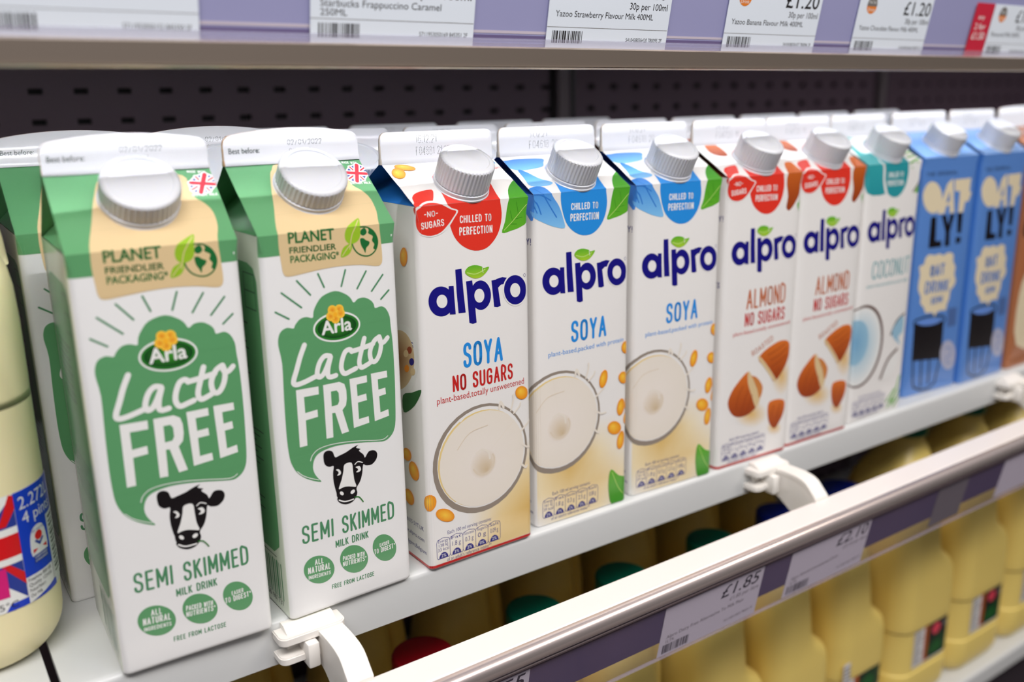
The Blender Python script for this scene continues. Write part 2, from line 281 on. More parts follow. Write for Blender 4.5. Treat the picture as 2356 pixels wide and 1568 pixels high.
ART = {
 'lacto': [
  ('P','g',1,0,[(-1.8,184.0),(71.8,184.0),(71.8,246.0),(-1.8,246.0)],None),
  ('P','tn',2,1,[(25.4,238.1),(21.6,234.2),(19.5,230.7),(16.0,219.3),(13.4,209.0),(10.2,197.3),(9.5,188.3),(10.1,179.5),(10.7,175.6),(12.9,173.9),(20.6,174.5),(31.0,175.5),(41.5,175.7),(50.9,174.9),(58.5,173.5),(61.3,174.1),(62.2,177.3),(61.9,186.0),(61.6,194.2),(63.8,202.2),(64.1,210.1),(61.8,216.0),(58.4,220.1),(57.7,227.3),(56.8,234.2),(42.4,238.2)],None),
  ('T','gd',3,'PLANET',(14.4,189.1),(37.2,188.9),5.14,0.6,'B'),
  ('T','gd',3,'FRIENDLIER',(14.5,184.5),(37.7,184.0),2.83,0.35,'B'),
  ('T','gd',3,'PACKAGING*',(14.6,180.1),(39.0,179.6),3.28,0.35,'B'),
  ('P','lg',3,1,[(52.4,198.5),(51.3,193.7),(50.7,188.5),(48.3,186.1),(45.1,185.8),(43.1,187.6),(42.8,190.6),(44.3,193.7),(48.4,196.6)],None),
  ('P','lg',3,1,[(45.8,185.9),(46.0,183.4),(44.0,180.7),(40.1,179.8),(40.6,182.7),(42.2,184.8)],None),
  ('S','tn',4,1,[(51.5,197.3),(46.9,190.8),(45.3,185.1),(44.9,183.2)],0.4),
  ('S','tn',4,1,[(40.8,180.5),(43.5,183.7),(45.4,185.4)],0.35),
  ('S','gd',3,1,[(51.0,193.3),(55.0,192.8),(58.6,190.0),(60.1,185.6),(58.7,181.4),(55.6,179.2),(52.3,179.2),(49.1,180.8),(47.0,183.6),(46.4,186.0)],0.7),
  ('P','gd',3,1,[(55.1,192.8),(57.8,191.0),(59.9,187.2),(60.0,184.2),(58.8,181.8),(57.5,182.4),(58.2,184.4),(57.0,186.2),(57.6,188.3),(55.2,189.9),(55.6,191.3)],None),
  ('P','gd',3,1,[(50.7,187.5),(52.4,187.8),(53.8,186.7),(55.7,185.7),(55.1,184.1),(53.7,182.9),(53.1,180.5),(52.2,182.4),(51.1,184.4)],None),
  ('P','gd',3,1,[(51.4,191.8),(53.5,192.7),(54.5,190.4),(52.7,189.0),(51.1,189.9)],None),
  ('E','w',2,(64.22,228.21),(6.13,-0.53),(-2.89,-6.74),None,(0,0)),
  ('E','fb',3,(64.22,228.21),(5.26,-0.45),(-2.49,-5.8),None,(0,0)),
  ('S','w',4,0,[(62.3,232.9),(66.2,223.5)],2.3),
  ('S','w',4,0,[(70.1,231.9),(58.5,224.6)],2.3),
  ('S','fr',5,0,[(62.3,232.9),(66.2,223.5)],0.8),
  ('S','fr',5,0,[(70.1,231.9),(58.5,224.6)],0.8),
  ('S','w',6,0,[(66.7,234.0),(61.9,222.4)],3.4),
  ('S','w',6,0,[(59.2,228.9),(69.3,227.5)],3.4),
  ('S','fr',7,0,[(66.7,234.0),(61.9,222.4)],2.0),
  ('S','fr',7,0,[(59.2,228.9),(69.3,227.5)],2.0),
  ('T','w',3,'MADE WITH',(59.3,235.7),(67.3,234.8),1.68,0.35,'S'),
  ('T','w',3,'BRITISH MILK',(57.8,220.6),(69.1,220.5),1.65,0.35,'S'),
  ('S','dg',1,0,[(5.3,158.2),(11.5,154.1)],0.9),
  ('S','dg',1,0,[(8.9,166.8),(18.1,158.6)],0.9),
  ('S','dg',1,0,[(16.8,171.5),(23.0,164.0)],0.9),
  ('S','dg',1,0,[(27.6,173.5),(30.2,166.7)],0.9),
  ('S','dg',1,0,[(41.8,173.6),(39.1,166.0)],0.9),
  ('S','dg',1,0,[(52.8,171.7),(47.4,163.7)],0.9),
  ('S','dg',1,0,[(61.9,168.8),(55.2,161.4)],0.9),
  ('S','dg',1,0,[(64.8,160.6),(60.1,156.7)],0.9),
  ('P','g',1,1,[(5.3,142.3),(5.9,146.7),(7.5,149.1),(10.4,150.1),(13.3,149.3),(14.4,151.0),(16.9,153.3),(20.1,153.8),(23.2,152.9),(23.8,155.6),(25.2,158.5),(28.8,162.5),(35.5,164.2),(40.7,162.1),(43.4,159.8),(45.0,157.2),(47.5,158.7),(51.1,158.8),(54.4,156.9),(55.9,154.9),(56.6,152.7),(60.1,153.1),(62.8,151.2),(64.5,147.1),(64.8,142.2),(65.5,132.6),(65.6,116.0),(65.3,104.1),(64.7,92.0),(63.4,86.8),(61.0,84.0),(57.6,82.6),(52.5,83.4),(43.8,85.1),(36.4,86.2),(29.1,86.6),(23.0,85.7),(19.9,84.2),(18.2,81.7),(17.5,78.3),(18.1,75.2),(19.6,72.4),(21.3,69.9),(17.2,71.5),(12.7,74.3),(9.0,78.2),(6.7,83.5),(5.9,89.5),(5.6,99.8),(5.9,116.6),(6.4,133.1)],None),
  ('S','w',2,1,[(16.5,82.1),(17.6,84.7),(20.8,87.1),(26.8,88.0),(35.2,87.5),(43.8,86.1),(52.6,84.2),(57.1,83.7),(59.7,84.9)],0.35),
  ('S','w',2,1,[(9.5,78.3),(11.9,75.7),(15.6,73.3),(20.1,71.2)],0.35),
  ('E','w',2,(35.37,146.62),(12.43,-0.2),(0.16,-7.37),None,(0,0)),
  ('E','g2',3,(35.37,146.62),(11.56,-0.19),(0.14,-6.43),None,(0,0)),
  ('E','g3',4,(35.37,146.62),(10.26,-0.17),(0.11,-5.33),'g4',(0,0)),
  ('T','w',5,'Arla',(27.3,143.9),(42.9,144.1),6.58,0.8,'B'),
  ('E','ye',5,(33.41,155.25),(2.34,-0.37),(-0.25,-2.3),'or',(0,0)),
  ('E','ye',5,(37.02,155.07),(2.37,-0.37),(-0.25,-2.31),'or',(0,0)),
  ('E','ye',5,(32.36,152.29),(2.34,-0.38),(-0.25,-2.3),'or',(0,0)),
  ('E','ye',5,(37.53,153.03),(2.37,-0.38),(-0.25,-2.31),'or',(0,0)),
  ('E','ye',5,(34.73,150.74),(2.36,-0.38),(-0.25,-2.31),'or',(0,0)),
  ('E','ye2',6,(34.81,152.84),(1.0,-0.16),(-0.12,-1.08),None,(0,0)),
  ('S','w',2,1,[(18.0,140.5),(15.5,135.3),(13.3,129.4),(11.2,123.9),(12.0,122.0),(15.6,122.2),(21.9,124.0),(23.6,124.7)],2.5),
  ('S','w',2,1,[(30.6,132.9),(27.8,133.4),(25.0,130.7),(23.3,126.0),(24.0,123.5),(26.2,124.3),(28.5,127.8),(30.8,132.4),(29.2,127.7),(28.7,123.8),(29.8,122.4),(32.9,122.7)],2.5),
  ('S','w',2,1,[(42.2,133.0),(41.2,134.3),(38.7,133.6),(36.7,129.7),(36.0,125.5),(37.5,122.7),(41.1,123.4),(43.9,124.2)],2.5),
  ('S','w',2,1,[(49.5,138.6),(47.4,132.3),(45.9,127.1),(46.8,124.1),(49.8,124.7),(52.1,125.7)],2.5),
  ('S','w',2,1,[(42.8,133.2),(48.2,133.8),(54.2,134.8)],2.5),
  ('S','w',2,1,[(57.9,137.9),(54.8,136.1),(52.2,131.2),(52.7,126.5),(55.1,125.8),(57.6,129.3),(58.7,134.1),(57.9,137.9)],2.5),
  ('S','w',2,1,[(58.0,135.6),(60.0,134.5),(62.6,136.6)],2.5),
  ('P','w',2,0,[(12.0,119.2),(23.4,119.0),(23.3,115.0),(15.7,115.1),(15.7,107.0),(22.0,107.5),(22.0,103.8),(15.7,103.3),(15.5,90.4),(11.7,90.3)],None),
  ('P','w',2,0,[(25.8,119.1),(34.4,119.1),(37.0,117.5),(37.8,114.3),(37.8,109.9),(37.1,106.5),(35.0,104.4),(37.8,92.6),(33.9,92.2),(31.1,103.9),(29.5,104.0),(29.2,91.5),(25.6,91.6)],None),
  ('P','g',3,0,[(29.6,115.1),(32.6,115.1),(33.6,113.6),(33.6,109.4),(32.7,107.7),(29.5,107.5)],None),
  ('P','w',2,0,[(39.9,119.4),(49.5,119.5),(49.5,115.9),(43.6,115.8),(43.7,109.8),(48.6,110.1),(48.8,106.6),(43.7,106.4),(43.7,97.7),(49.2,98.0),(49.4,94.5),(40.6,93.7)],None),
  ('P','w',2,0,[(51.9,119.8),(61.1,119.6),(61.2,116.1),(55.6,116.1),(55.7,110.6),(59.7,110.9),(59.9,107.4),(55.9,107.1),(56.1,98.4),(60.8,99.1),(61.0,95.5),(52.6,94.5)],None),
  ('P','bk',1,1,[(23.2,82.5),(23.9,84.7),(26.0,85.3),(28.3,84.0),(29.4,80.9),(31.7,81.2),(35.6,82.1),(39.1,83.5),(42.4,84.3),(41.1,83.0),(43.6,81.8),(42.6,81.0),(45.0,78.4),(45.8,76.5),(48.1,79.3),(51.4,79.0),(52.9,76.8),(52.1,73.9),(49.3,71.8),(46.1,72.2),(44.5,73.1),(43.7,68.5),(42.3,64.6),(40.0,61.4),(40.3,58.9),(39.3,56.7),(36.2,55.7),(32.0,56.7),(29.3,59.0),(28.8,62.2),(28.4,63.8),(27.7,68.3),(27.7,72.9),(28.3,76.5),(26.0,76.6),(23.7,78.5)],None),
  ('P','w',2,1,[(34.2,75.8),(38.1,75.7),(38.6,70.9),(39.0,66.0),(39.9,62.3),(36.6,63.2),(32.3,63.6),(30.2,63.6),(32.0,68.0),(33.3,72.3)],None),
  ('E','bk',3,(34.51,59.99),(5.65,-0.75),(0.07,-3.82),None,(0,0)),
  ('P','bk',2,1,[(29.3,59.0),(29.9,56.4),(33.5,54.3),(37.4,54.7),(39.1,56.8),(34.1,56.3)],None),
  ('S','w',4,1,[(30.0,57.6),(33.2,55.9),(37.9,55.9)],0.7),
  ('E','w',4,(31.63,60.84),(0.92,-0.94),(-0.49,-0.68),None,(0,0)),
  ('E','w',4,(37.68,60.03),(1.18,0.54),(0.4,-0.91),None,(0,0)),
  ('P','w',3,1,[(29.3,74.2),(30.9,74.1),(32.0,72.2),(31.4,71.0),(29.8,71.0),(30.7,72.1),(30.3,73.2)],None),
  ('P','w',3,1,[(40.1,72.8),(42.3,72.9),(43.1,70.8),(41.9,69.8),(40.2,70.0),(41.4,70.9),(41.1,71.9)],None),
  ('S','w',3,1,[(39.8,74.3),(41.6,75.4),(44.1,74.3)],0.5),
  ('S','g2',5,1,[(38.7,56.8),(40.8,56.4),(42.3,54.6),(43.2,53.0)],0.6),
  ('T','dg',1,'SEMI',(9.0,39.3),(25.9,38.9),9.87,1.15,'S'),
  ('T','dg',1,'SKIMMED',(30.6,38.6),(61.0,38.2),9.77,1.15,'S'),
  ('T','dg',1,'MILK DRINK',(26.5,32.0),(45.2,31.9),4.05,0.6,'S'),
  ('E','g',1,(16.82,23.08),(8.1,-0.53),(1.35,-7.98),None,(0,0)),
  ('E','g',1,(36.29,22.58),(7.6,0.22),(2.16,-8.2),None,(0,0)),
  ('E','g',1,(54.25,23.13),(6.82,-0.43),(1.6,-8.09),None,(0,0)),
  ('T','w',2,'ALL',(14.6,26.1),(19.4,25.9),3.17,0.6,'S'),
  ('T','w',2,'NATURAL',(10.7,22.4),(22.9,21.6),3.53,0.7,'S'),
  ('T','w',2,'INGREDIENTS',(10.8,19.3),(22.8,18.5),2.08,0.5,'S'),
  ('T','w',2,'PACKED WITH',(29.9,23.5),(42.2,22.4),2.61,0.5,'S'),
  ('T','w',2,'NUTRIENTS*',(29.7,20.3),(43.2,19.4),2.75,0.6,'S'),
  ('T','w',2,'EASIER',(51.4,24.4),(57.1,24.4),2.17,0.5,'S'),
  ('T','w',2,'TO DIGEST*',(48.0,21.1),(60.5,21.1),2.93,0.6,'S'),
  ('T','dg',1,'FREE FROM LACTOSE',(23.0,9.7),(47.3,9.0),2.63,0.5,'S'),
  ('P','g',1,0,[(-64.0,44.0),(-62.0,36.0),(-54.0,33.0),(-14.0,33.0),(-7.0,38.0),(-6.0,46.0),(-6.0,172.0),(-9.0,178.0),(-16.0,180.0),(-56.0,180.0),(-63.0,177.0),(-65.0,170.0)],None),
  ('S','dk',2,0,[(-54.0,150.0),(-22.0,150.0)],0.7),
  ('S','dk',2,0,[(-54.0,146.8),(-29.0,146.8)],0.7),
  ('S','dk',2,0,[(-54.0,143.6),(-27.0,143.6)],0.7),
  ('S','dk',2,0,[(-54.0,140.4),(-25.0,140.4)],0.7),
  ('S','dk',2,0,[(-54.0,137.2),(-23.0,137.2)],0.7),
  ('S','dk',2,0,[(-54.0,134.0),(-30.0,134.0)],0.7),
  ('S','dk',2,0,[(-54.0,130.8),(-28.0,130.8)],0.7),
  ('S','dk',2,0,[(-54.0,127.6),(-26.0,127.6)],0.7),
  ('S','dk',2,0,[(-54.0,124.4),(-24.0,124.4)],0.7),
  ('S','dk',2,0,[(-56.0,96.0),(-14.0,96.0)],0.6),
  ('S','dk',2,0,[(-56.0,93.0),(-19.0,93.0)],0.6),
  ('S','dk',2,0,[(-56.0,90.0),(-24.0,90.0)],0.6),
  ('S','dk',2,0,[(-56.0,87.0),(-18.0,87.0)],0.6),
  ('S','dk',2,0,[(-56.0,84.0),(-23.0,84.0)],0.6),
  ('S','dk',2,0,[(-56.0,81.0),(-17.0,81.0)],0.6),
  ('S','dk',2,0,[(-56.0,78.0),(-22.0,78.0)],0.6),
  ('S','dk',2,0,[(-54.0,60.0),(-20.0,60.0)],0.6),
  ('S','dk',2,0,[(-54.0,57.0),(-25.0,57.0)],0.6),
  ('S','dk',2,0,[(-54.0,54.0),(-21.0,54.0)],0.6),
  ('S','dk',2,0,[(-54.0,51.0),(-26.0,51.0)],0.6),
  ('S','dk',2,0,[(-22.0,175.0),(-9.0,175.0),(-9.0,158.0),(-22.0,158.0),(-22.0,175.0)],0.5),
  ('S','dk',2,0,[(-22.0,166.5),(-9.0,166.5)],0.5),
  ('S','dg',1,0,[(-40.0,8.0),(-40.0,28.0)],0.8),
  ('S','dg',1,0,[(-37.5,8.0),(-37.5,28.0)],1.6),
  ('S','dg',1,0,[(-35.0,8.0),(-35.0,28.0)],0.6),
  ('S','dg',1,0,[(-32.5,8.0),(-32.5,28.0)],1.1),
  ('S','dg',1,0,[(-30.0,8.0),(-30.0,28.0)],0.5),
  ('S','dg',1,0,[(-27.5,8.0),(-27.5,28.0)],1.7),
  ('S','dg',1,0,[(-25.0,8.0),(-25.0,28.0)],0.7),
  ('S','dg',1,0,[(-22.5,8.0),(-22.5,28.0)],1.2),
  ('S','dg',1,0,[(-20.0,8.0),(-20.0,28.0)],0.6),
  ('S','dg',1,0,[(-17.5,8.0),(-17.5,28.0)],1.4),
  ('S','dg',1,0,[(-15.0,8.0),(-15.0,28.0)],0.8),
  ('S','dg',1,0,[(-12.5,8.0),(-12.5,28.0)],1.8),
  ('S','dg',1,0,[(-10.0,8.0),(-10.0,28.0)],0.5),
  ('S','dg',1,0,[(-7.5,8.0),(-7.5,28.0)],1.0),
  ('S','dk',1,0,[(-40.0,30.6),(-12.0,30.6)],0.4),
  ('T','bk',1,'5 760466 987737',(-42.0,4.2),(-8.0,4.2),2.8,0.35,'S'),
 ],
 'soya_plain': [
  ('P','rr',1,1,[(22.3,223.9),(20.8,214.9),(20.0,207.3),(18.6,198.7),(19.3,191.6),(22.1,183.5),(27.0,178.1),(34.2,174.9),(41.7,175.5),(47.6,179.9),(51.0,185.9),(52.2,193.1),(51.4,201.9),(53.4,213.6),(55.8,224.3),(51.8,233.0),(33.6,232.1)],None),
  ('T','w',2,'CHILLED TO',(25.8,190.0),(45.4,189.5),3.92,0.65,'S'),
  ('T','w',2,'PERFECTION',(25.2,183.6),(45.9,183.2),4.23,0.65,'S'),
  ('P','rr',1,1,[(2.3,208.1),(6.8,211.8),(16.0,213.0),(14.6,208.0),(11.0,202.9),(6.4,202.6),(1.4,199.4),(0.8,196.2),(-1.3,196.6),(-2.2,199.7),(1.1,203.6)],None),
  ('P','w0',2,1,[(25.1,196.6),(21.0,198.3),(16.8,201.5),(12.3,203.8),(6.8,203.5),(1.5,199.8),(-0.8,195.5),(-0.9,190.3),(2.2,186.2),(8.3,184.5),(14.3,185.6),(19.0,188.7),(22.5,192.8)],None),
  ('P','rr',3,1,[(23.9,196.3),(20.6,197.6),(16.0,200.1),(11.4,202.2),(6.6,201.9),(2.2,199.1),(-0.0,195.3),(-0.1,190.4),(2.7,186.7),(8.1,185.2),(13.7,186.2),(18.0,189.3),(21.5,193.0)],None),
  ('T','w',4,'-NO-',(4.9,194.6),(13.0,194.8),2.97,0.6,'S'),
  ('T','w',4,'SUGARS',(3.0,188.7),(16.4,189.6),3.59,0.65,'S'),
  ('P','lf4',1,1,[(52.1,182.6),(54.3,188.5),(56.4,197.9),(60.8,207.3),(67.1,214.0),(71.8,216.5),(71.8,211.4),(70.1,202.1),(71.0,197.5),(70.7,188.2),(64.5,184.6),(58.0,183.1)],'lf'),
  ('S','lf3',2,1,[(53.5,183.8),(60.0,188.8),(69.8,197.6)],0.35),
  ('S','lf5',2,0,[(57.2,186.8),(61.8,186.4)],0.3),
  ('S','lf5',2,0,[(60.4,189.1),(65.5,189.8)],0.3),
  ('S','lf5',2,0,[(57.8,193.8),(59.2,188.1)],0.3),
  ('S','lf5',2,0,[(62.0,198.2),(63.2,191.1)],0.3),
  ('E','nv',1,(12.78,150.63),(7.5,-1.05),(-0.34,-7.9),None,(0,0)),
  ('E','w0',2,(13.2,150.64),(3.17,-0.44),(-0.15,-3.51),None,(0,0)),
  ('P','nv',3,0,[(17.5,158.1),(20.5,157.9),(20.7,150.9),(21.1,142.7),(17.6,143.1)],None),
  ('P','nv',1,0,[(21.9,166.3),(25.7,166.3),(26.4,153.8),(27.3,142.7),(22.9,143.0),(22.2,154.3)],None),
  ('P','nv',1,0,[(28.2,159.3),(32.0,159.4),(33.1,149.1),(33.9,136.3),(31.6,135.9),(29.4,136.8),(28.8,148.2)],None),
  ('E','nv',1,(37.18,150.68),(6.54,-0.89),(-0.25,-7.97),None,(0,0)),
  ('E','w0',2,(36.21,150.58),(3.17,-0.43),(-0.12,-3.76),None,(0,0)),
  ('P','nv',3,0,[(31.8,159.0),(33.2,147.6),(31.9,146.3),(30.2,158.9)],None),
  ('P','nv',1,0,[(44.3,157.7),(47.9,157.9),(50.0,143.1),(47.9,142.6),(45.6,143.1)],None),
  ('P','nv',1,0,[(47.4,158.1),(51.5,158.7),(55.1,157.8),(52.8,154.7),(50.5,154.7),(48.2,153.0)],None),
  ('E','w0',2,(60.12,150.5),(8.57,-1.14),(-0.18,-9.03),None,(0,0)),
  ('E','nv',3,(60.03,150.51),(7.64,-1.01),(-0.16,-8.18),None,(0,0)),
  ('E','w0',4,(59.93,150.37),(3.45,-0.46),(-0.08,-3.94),None,(0,0)),
  ('P','lf',3,1,[(27.8,163.8),(29.6,166.6),(33.7,167.3),(38.0,166.2),(39.4,165.1),(43.0,165.3),(40.5,162.1),(37.0,160.3),(32.6,160.5)],'lf2'),
  ('S','lf3',4,1,[(29.0,163.8),(34.2,162.5),(40.4,164.3)],0.5),
  ('S','w0',4,0,[(39.1,162.6),(38.5,165.3)],0.3),
  ('S','nv',1,1,[(67.5,157.8),(66.6,156.9),(65.8,158.0),(66.7,158.8),(67.5,157.8)],0.2),
  ('P','rd',1,0,[(-71.0,-0.2),(71.0,-0.2),(71.0,2.2),(-71.0,2.2)],None),
  ('E','or',7,(11.48,234.43),(5.37,-2.01),(-1.5,-2.5),'ye',(-0.25,0.25)),
  ('E','or',7,(5.43,229.76),(2.66,-2.63),(-3.06,-4.11),'ye',(-0.25,0.25)),
  ('T','bl',1,'SOYA',(60.0,233.0),(69.5,233.0),3.0,0.5,'S'),
  ('T','rd',1,'no sugars',(59.0,228.5),(69.5,228.5),2.5,0,'B'),
  ('T','bl',1,'SOYA',(24.7,112.4),(50.6,112.0),13.91,1.8,'S'),
  ('T','rd',1,'NO SUGARS',(17.7,100.3),(57.3,100.3),9.24,1.25,'S'),
  ('T','rd',1,'plant-based,totally unsweetened',(7.9,95.3),(65.1,95.8),3.68,0,'B'),
  ('G','',1,[0,24,48,70],[2.4,20,40,62],[['w0','sh3','sh4','sh4'],['w0','w0','sh4','sh'],['w0','w0','sh3','sh4'],['w0','w0','w0','w0']]),
  ('E','gy',2,(35.2,58),(31.6,0.0),(-0.0,32.0),None,(0,0)),
  ('E','w0',3,(35.800000000000004,58.7),(29.4,0.0),(-0.0,29.6),None,(0,0)),
  ('E','cr6',3,(35.1,58.3),(28.4,0.0),(-0.0,28.2),None,(0,0)),
  ('E','cr1',4,(36.0,57.8),(28.2,0.0),(-0.0,28.0),'cr2',(0,0)),
  ('E','cr2',5,(35.7,55),(9.36,1.65),(-1.56,8.86),'cr3',(2.5,-4.5)),
  ('S','cr7',6,1,[(29.2,53.0),(32.2,49.5),(37.2,48.5),(41.7,51.0),(43.2,56.0),(42.2,59.0)],1.1),
  ('S','cr1',6,1,[(31.2,62.0),(35.2,63.5),(39.2,61.0),(40.2,57.0)],1.3),
  ('S','cr7',6,1,[(19.2,67.0),(27.2,75.0),(39.2,77.0)],0.5),
  ('S','cr1',6,1,[(47.2,85.0),(48.2,88.5),(50.2,85.0)],1.56),
  ('S','cr1',6,1,[(55.2,82.0),(57.2,88.0),(57.2,91.0)],1.04),
  ('S','cr1',6,1,[(57.2,80.0),(61.2,83.0),(62.2,85.0)],1.04),
  ('S','cr1',6,1,[(62.2,68.0),(66.2,71.0),(69.2,73.0)],1.1700000000000002),
  ('S','cr1',6,1,[(63.2,60.0),(67.2,57.0),(71.2,57.0)],1.1700000000000002),
  ('S','cr1',6,1,[(62.2,48.0),(65.2,45.0),(66.2,46.0)],1.3),
  ('T','nv',2,'Each 100 ml serving contains:',(11.4,18.8),(40.5,18.8),2.2,0.0,'B'),
  ('S','nv',2,0,[(4.2,15.1),(4.7,16.7),(8.4,17.7),(12.2,16.7),(12.7,15.1)],0.3),
  ('S','nv',2,0,[(4.2,15.1),(4.2,6.6),(4.8,5.3),(12.1,5.3),(12.7,6.6),(12.7,15.1)],0.3),
  ('T','nv',2,'Energy',(5.2,15.0),(11.7,15.0),1.8,0,'B'),
  ('T','nv',2,'138 kJ',(5.5,12.4),(11.4,12.4),2.0,0,'B'),
  ('T','nv',2,'33 kcal',(4.9,9.8),(12.0,9.8),2.0,0,'B'),
  ('P','nv',2,0,[(5.5,5.5),(5.8,7.0),(7.0,8.5),(8.4,9.0),(9.9,8.5),(11.1,7.0),(11.4,5.5)],None),
  ('T','w',3,'2%',(6.9,6.0),(10.0,6.0),1.9,0,'B'),
  ('S','nv',2,0,[(12.7,15.1),(13.2,16.7),(16.9,17.7),(20.7,16.7),(21.2,15.1)],0.3),
  ('S','nv',2,0,[(12.7,15.1),(12.7,6.6),(13.3,5.3),(20.6,5.3),(21.2,6.6),(21.2,15.1)],0.3),
  ('T','nv',2,'Fat',(13.7,15.0),(20.2,15.0),1.8,0,'B'),
  ('T','nv',2,'1.8 g',(14.2,10.8),(19.7,10.8),2.8,0,'B'),
  ('P','nv',2,0,[(14.0,5.5),(14.3,7.0),(15.5,8.5),(16.9,9.0),(18.4,8.5),(19.6,7.0),(19.9,5.5)],None),
  ('T','w',3,'3%',(15.4,6.0),(18.5,6.0),1.9,0,'B'),
  ('S','nv',2,0,[(21.2,15.1),(21.7,16.7),(25.4,17.7),(29.2,16.7),(29.7,15.1)],0.3),
  ('S','nv',2,0,[(21.2,15.1),(21.2,6.6),(21.8,5.3),(29.1,5.3),(29.7,6.6),(29.7,15.1)],0.3),
  ('T','nv',2,'Saturates',(22.2,15.0),(28.7,15.0),1.8,0,'B'),
  ('T','nv',2,'0.3 g',(22.7,10.8),(28.2,10.8),2.8,0,'B'),
  ('P','nv',2,0,[(22.5,5.5),(22.8,7.0),(24.0,8.5),(25.4,9.0),(26.9,8.5),(28.1,7.0),(28.4,5.5)],None),
  ('T','w',3,'2%',(23.9,6.0),(27.0,6.0),1.9,0,'B'),
  ('S','nv',2,0,[(29.7,15.1),(30.2,16.7),(34.0,17.7),(37.7,16.7),(38.2,15.1)],0.3),
  ('S','nv',2,0,[(29.7,15.1),(29.7,6.6),(30.3,5.3),(37.6,5.3),(38.2,6.6),(38.2,15.1)],0.3),
  ('T','nv',2,'Sugars',(30.7,15.0),(37.2,15.0),1.8,0,'B'),
  ('T','nv',2,'0 g',(31.2,10.8),(36.7,10.8),2.8,0,'B'),
  ('P','nv',2,0,[(31.0,5.5),(31.3,7.0),(32.5,8.5),(34.0,9.0),(35.4,8.5),(36.6,7.0),(36.9,5.5)],None),
  ('T','w',3,'0%',(32.4,6.0),(35.5,6.0),1.9,0,'B'),
  ('S','nv',2,0,[(38.2,15.1),(38.7,16.7),(42.5,17.7),(46.2,16.7),(46.7,15.1)],0.3),
  ('S','nv',2,0,[(38.2,15.1),(38.2,6.6),(38.8,5.3),(46.1,5.3),(46.7,6.6),(46.7,15.1)],0.3),
  ('T','nv',2,'Salt',(39.2,15.0),(45.7,15.0),1.8,0,'B'),
  ('T','nv',2,'0.09 g',(39.7,10.8),(45.2,10.8),2.8,0,'B'),
  ('P','nv',2,0,[(39.5,5.5),(39.8,7.0),(41.0,8.5),(42.5,9.0),(43.9,8.5),(45.1,7.0),(45.4,5.5)],None),
  ('T','w',3,'2%',(40.9,6.0),(44.0,6.0),1.9,0,'B'),
  ('T','nv',2,"of an adult's reference intake**",(10.5,2.6),(40.5,2.6),2.1,0,'B'),
  ('E','or',7,(63.16,90.89),(4.52,-0.92),(-0.07,-3.94),'ye',(-0.25,0.25)),
  ('E','or',7,(0.69,40.15),(3.47,-2.55),(-2.57,-4.07),'ye',(-0.25,0.25)),
  ('E','or',7,(10.21,30.8),(5.66,-3.09),(-1.19,-3.32),'ye',(-0.25,0.25)),
  ('E','or',7,(-13.29,55.1),(4.83,2.27),(2.43,-4.88),'ye',(-0.25,0.25)),
  ('E','or',7,(-20.22,62.67),(4.55,2.05),(1.64,-3.28),'ye',(-0.25,0.25)),
  ('E','or',7,(-20.14,37.29),(4.5,2.45),(3.01,-3.84),'ye',(-0.25,0.25)),
  ('E','or',7,(-13.53,173.65),(3.87,0.49),(-0.48,-4.98),'ye',(-0.25,0.25)),
  ('E','w',1,(-23.84,115.94),(21.01,4.69),(-2.06,-20.61),None,(0,0)),
  ('E','br',2,(-25.76,115.51),(18.26,4.08),(-1.75,-17.31),'br2',(0,0)),
  ('E','nv',3,(-10.33,118.04),(2.55,0.57),(-0.19,-2.06),None,(0,0)),
  ('E','or',3,(-15.83,113.1),(2.6,0.6),(-0.2,-2.09),None,(0,0)),
  ('E','br3',3,(-12.1,124.05),(2.56,0.55),(-0.19,-2.05),None,(0,0)),
  ('E','tn',3,(-9.56,112.71),(2.55,0.6),(-0.19,-2.07),None,(0,0)),
  ('E','tn',3,(-15.95,121.39),(2.59,0.56),(-0.2,-2.07),None,(0,0)),
  ('P','lf6',2,1,[(-21.5,96.7),(-11.6,100.6),(-1.8,104.5),(-5.5,98.0),(-12.4,91.5),(-21.7,86.9)],None),
  ('T','nv',1,'BREAKFASTS',(-36.0,125.5),(-8.0,125.5),3.5,0.6,'S'),
  ('T','nv',1,'Wapole Way,NN15 5YT,UK',(-46.0,21.5),(-6.0,21.5),2.5,0,'B'),
  ('T','nv',1,'www.alpro.com',(-32.0,14.8),(-6.0,14.8),2.4,0,'B'),
  ('T','nv',1,'Wevelgem,Belgium',(-34.0,8.0),(-4.0,8.0),2.4,0,'B'),
 ],
 'soya': [
  ('P','bl',1,1,[(22.3,223.9),(20.8,214.9),(20.0,207.3),(18.6,198.7),(19.3,191.6),(22.1,183.5),(27.0,178.1),(34.2,174.9),(41.7,175.5),(47.6,179.9),(51.0,185.9),(52.2,193.1),(51.4,201.9),(53.4,213.6),(55.8,224.3),(51.8,233.0),(33.6,232.1)],None),
  ('T','w',2,'CHILLED TO',(25.8,190.0),(45.4,189.5),3.92,0.65,'S'),
  ('T','w',2,'PERFECTION',(25.2,183.6),(45.9,183.2),4.23,0.65,'S'),
  ('P','lf4',1,1,[(52.1,182.6),(54.3,188.5),(56.4,197.9),(60.8,207.3),(67.1,214.0),(71.8,216.5),(71.8,211.4),(70.1,202.1),(71.0,197.5),(70.7,188.2),(64.5,184.6),(58.0,183.1)],'lf'),
  ('S','lf3',2,1,[(53.5,183.8),(60.0,188.8),(69.8,197.6)],0.35),
  ('S','lf5',2,0,[(57.2,186.8),(61.8,186.4)],0.3),
  ('S','lf5',2,0,[(60.4,189.1),(65.5,189.8)],0.3),
  ('S','lf5',2,0,[(57.8,193.8),(59.2,188.1)],0.3),
  ('S','lf5',2,0,[(62.0,198.2),(63.2,191.1)],0.3),
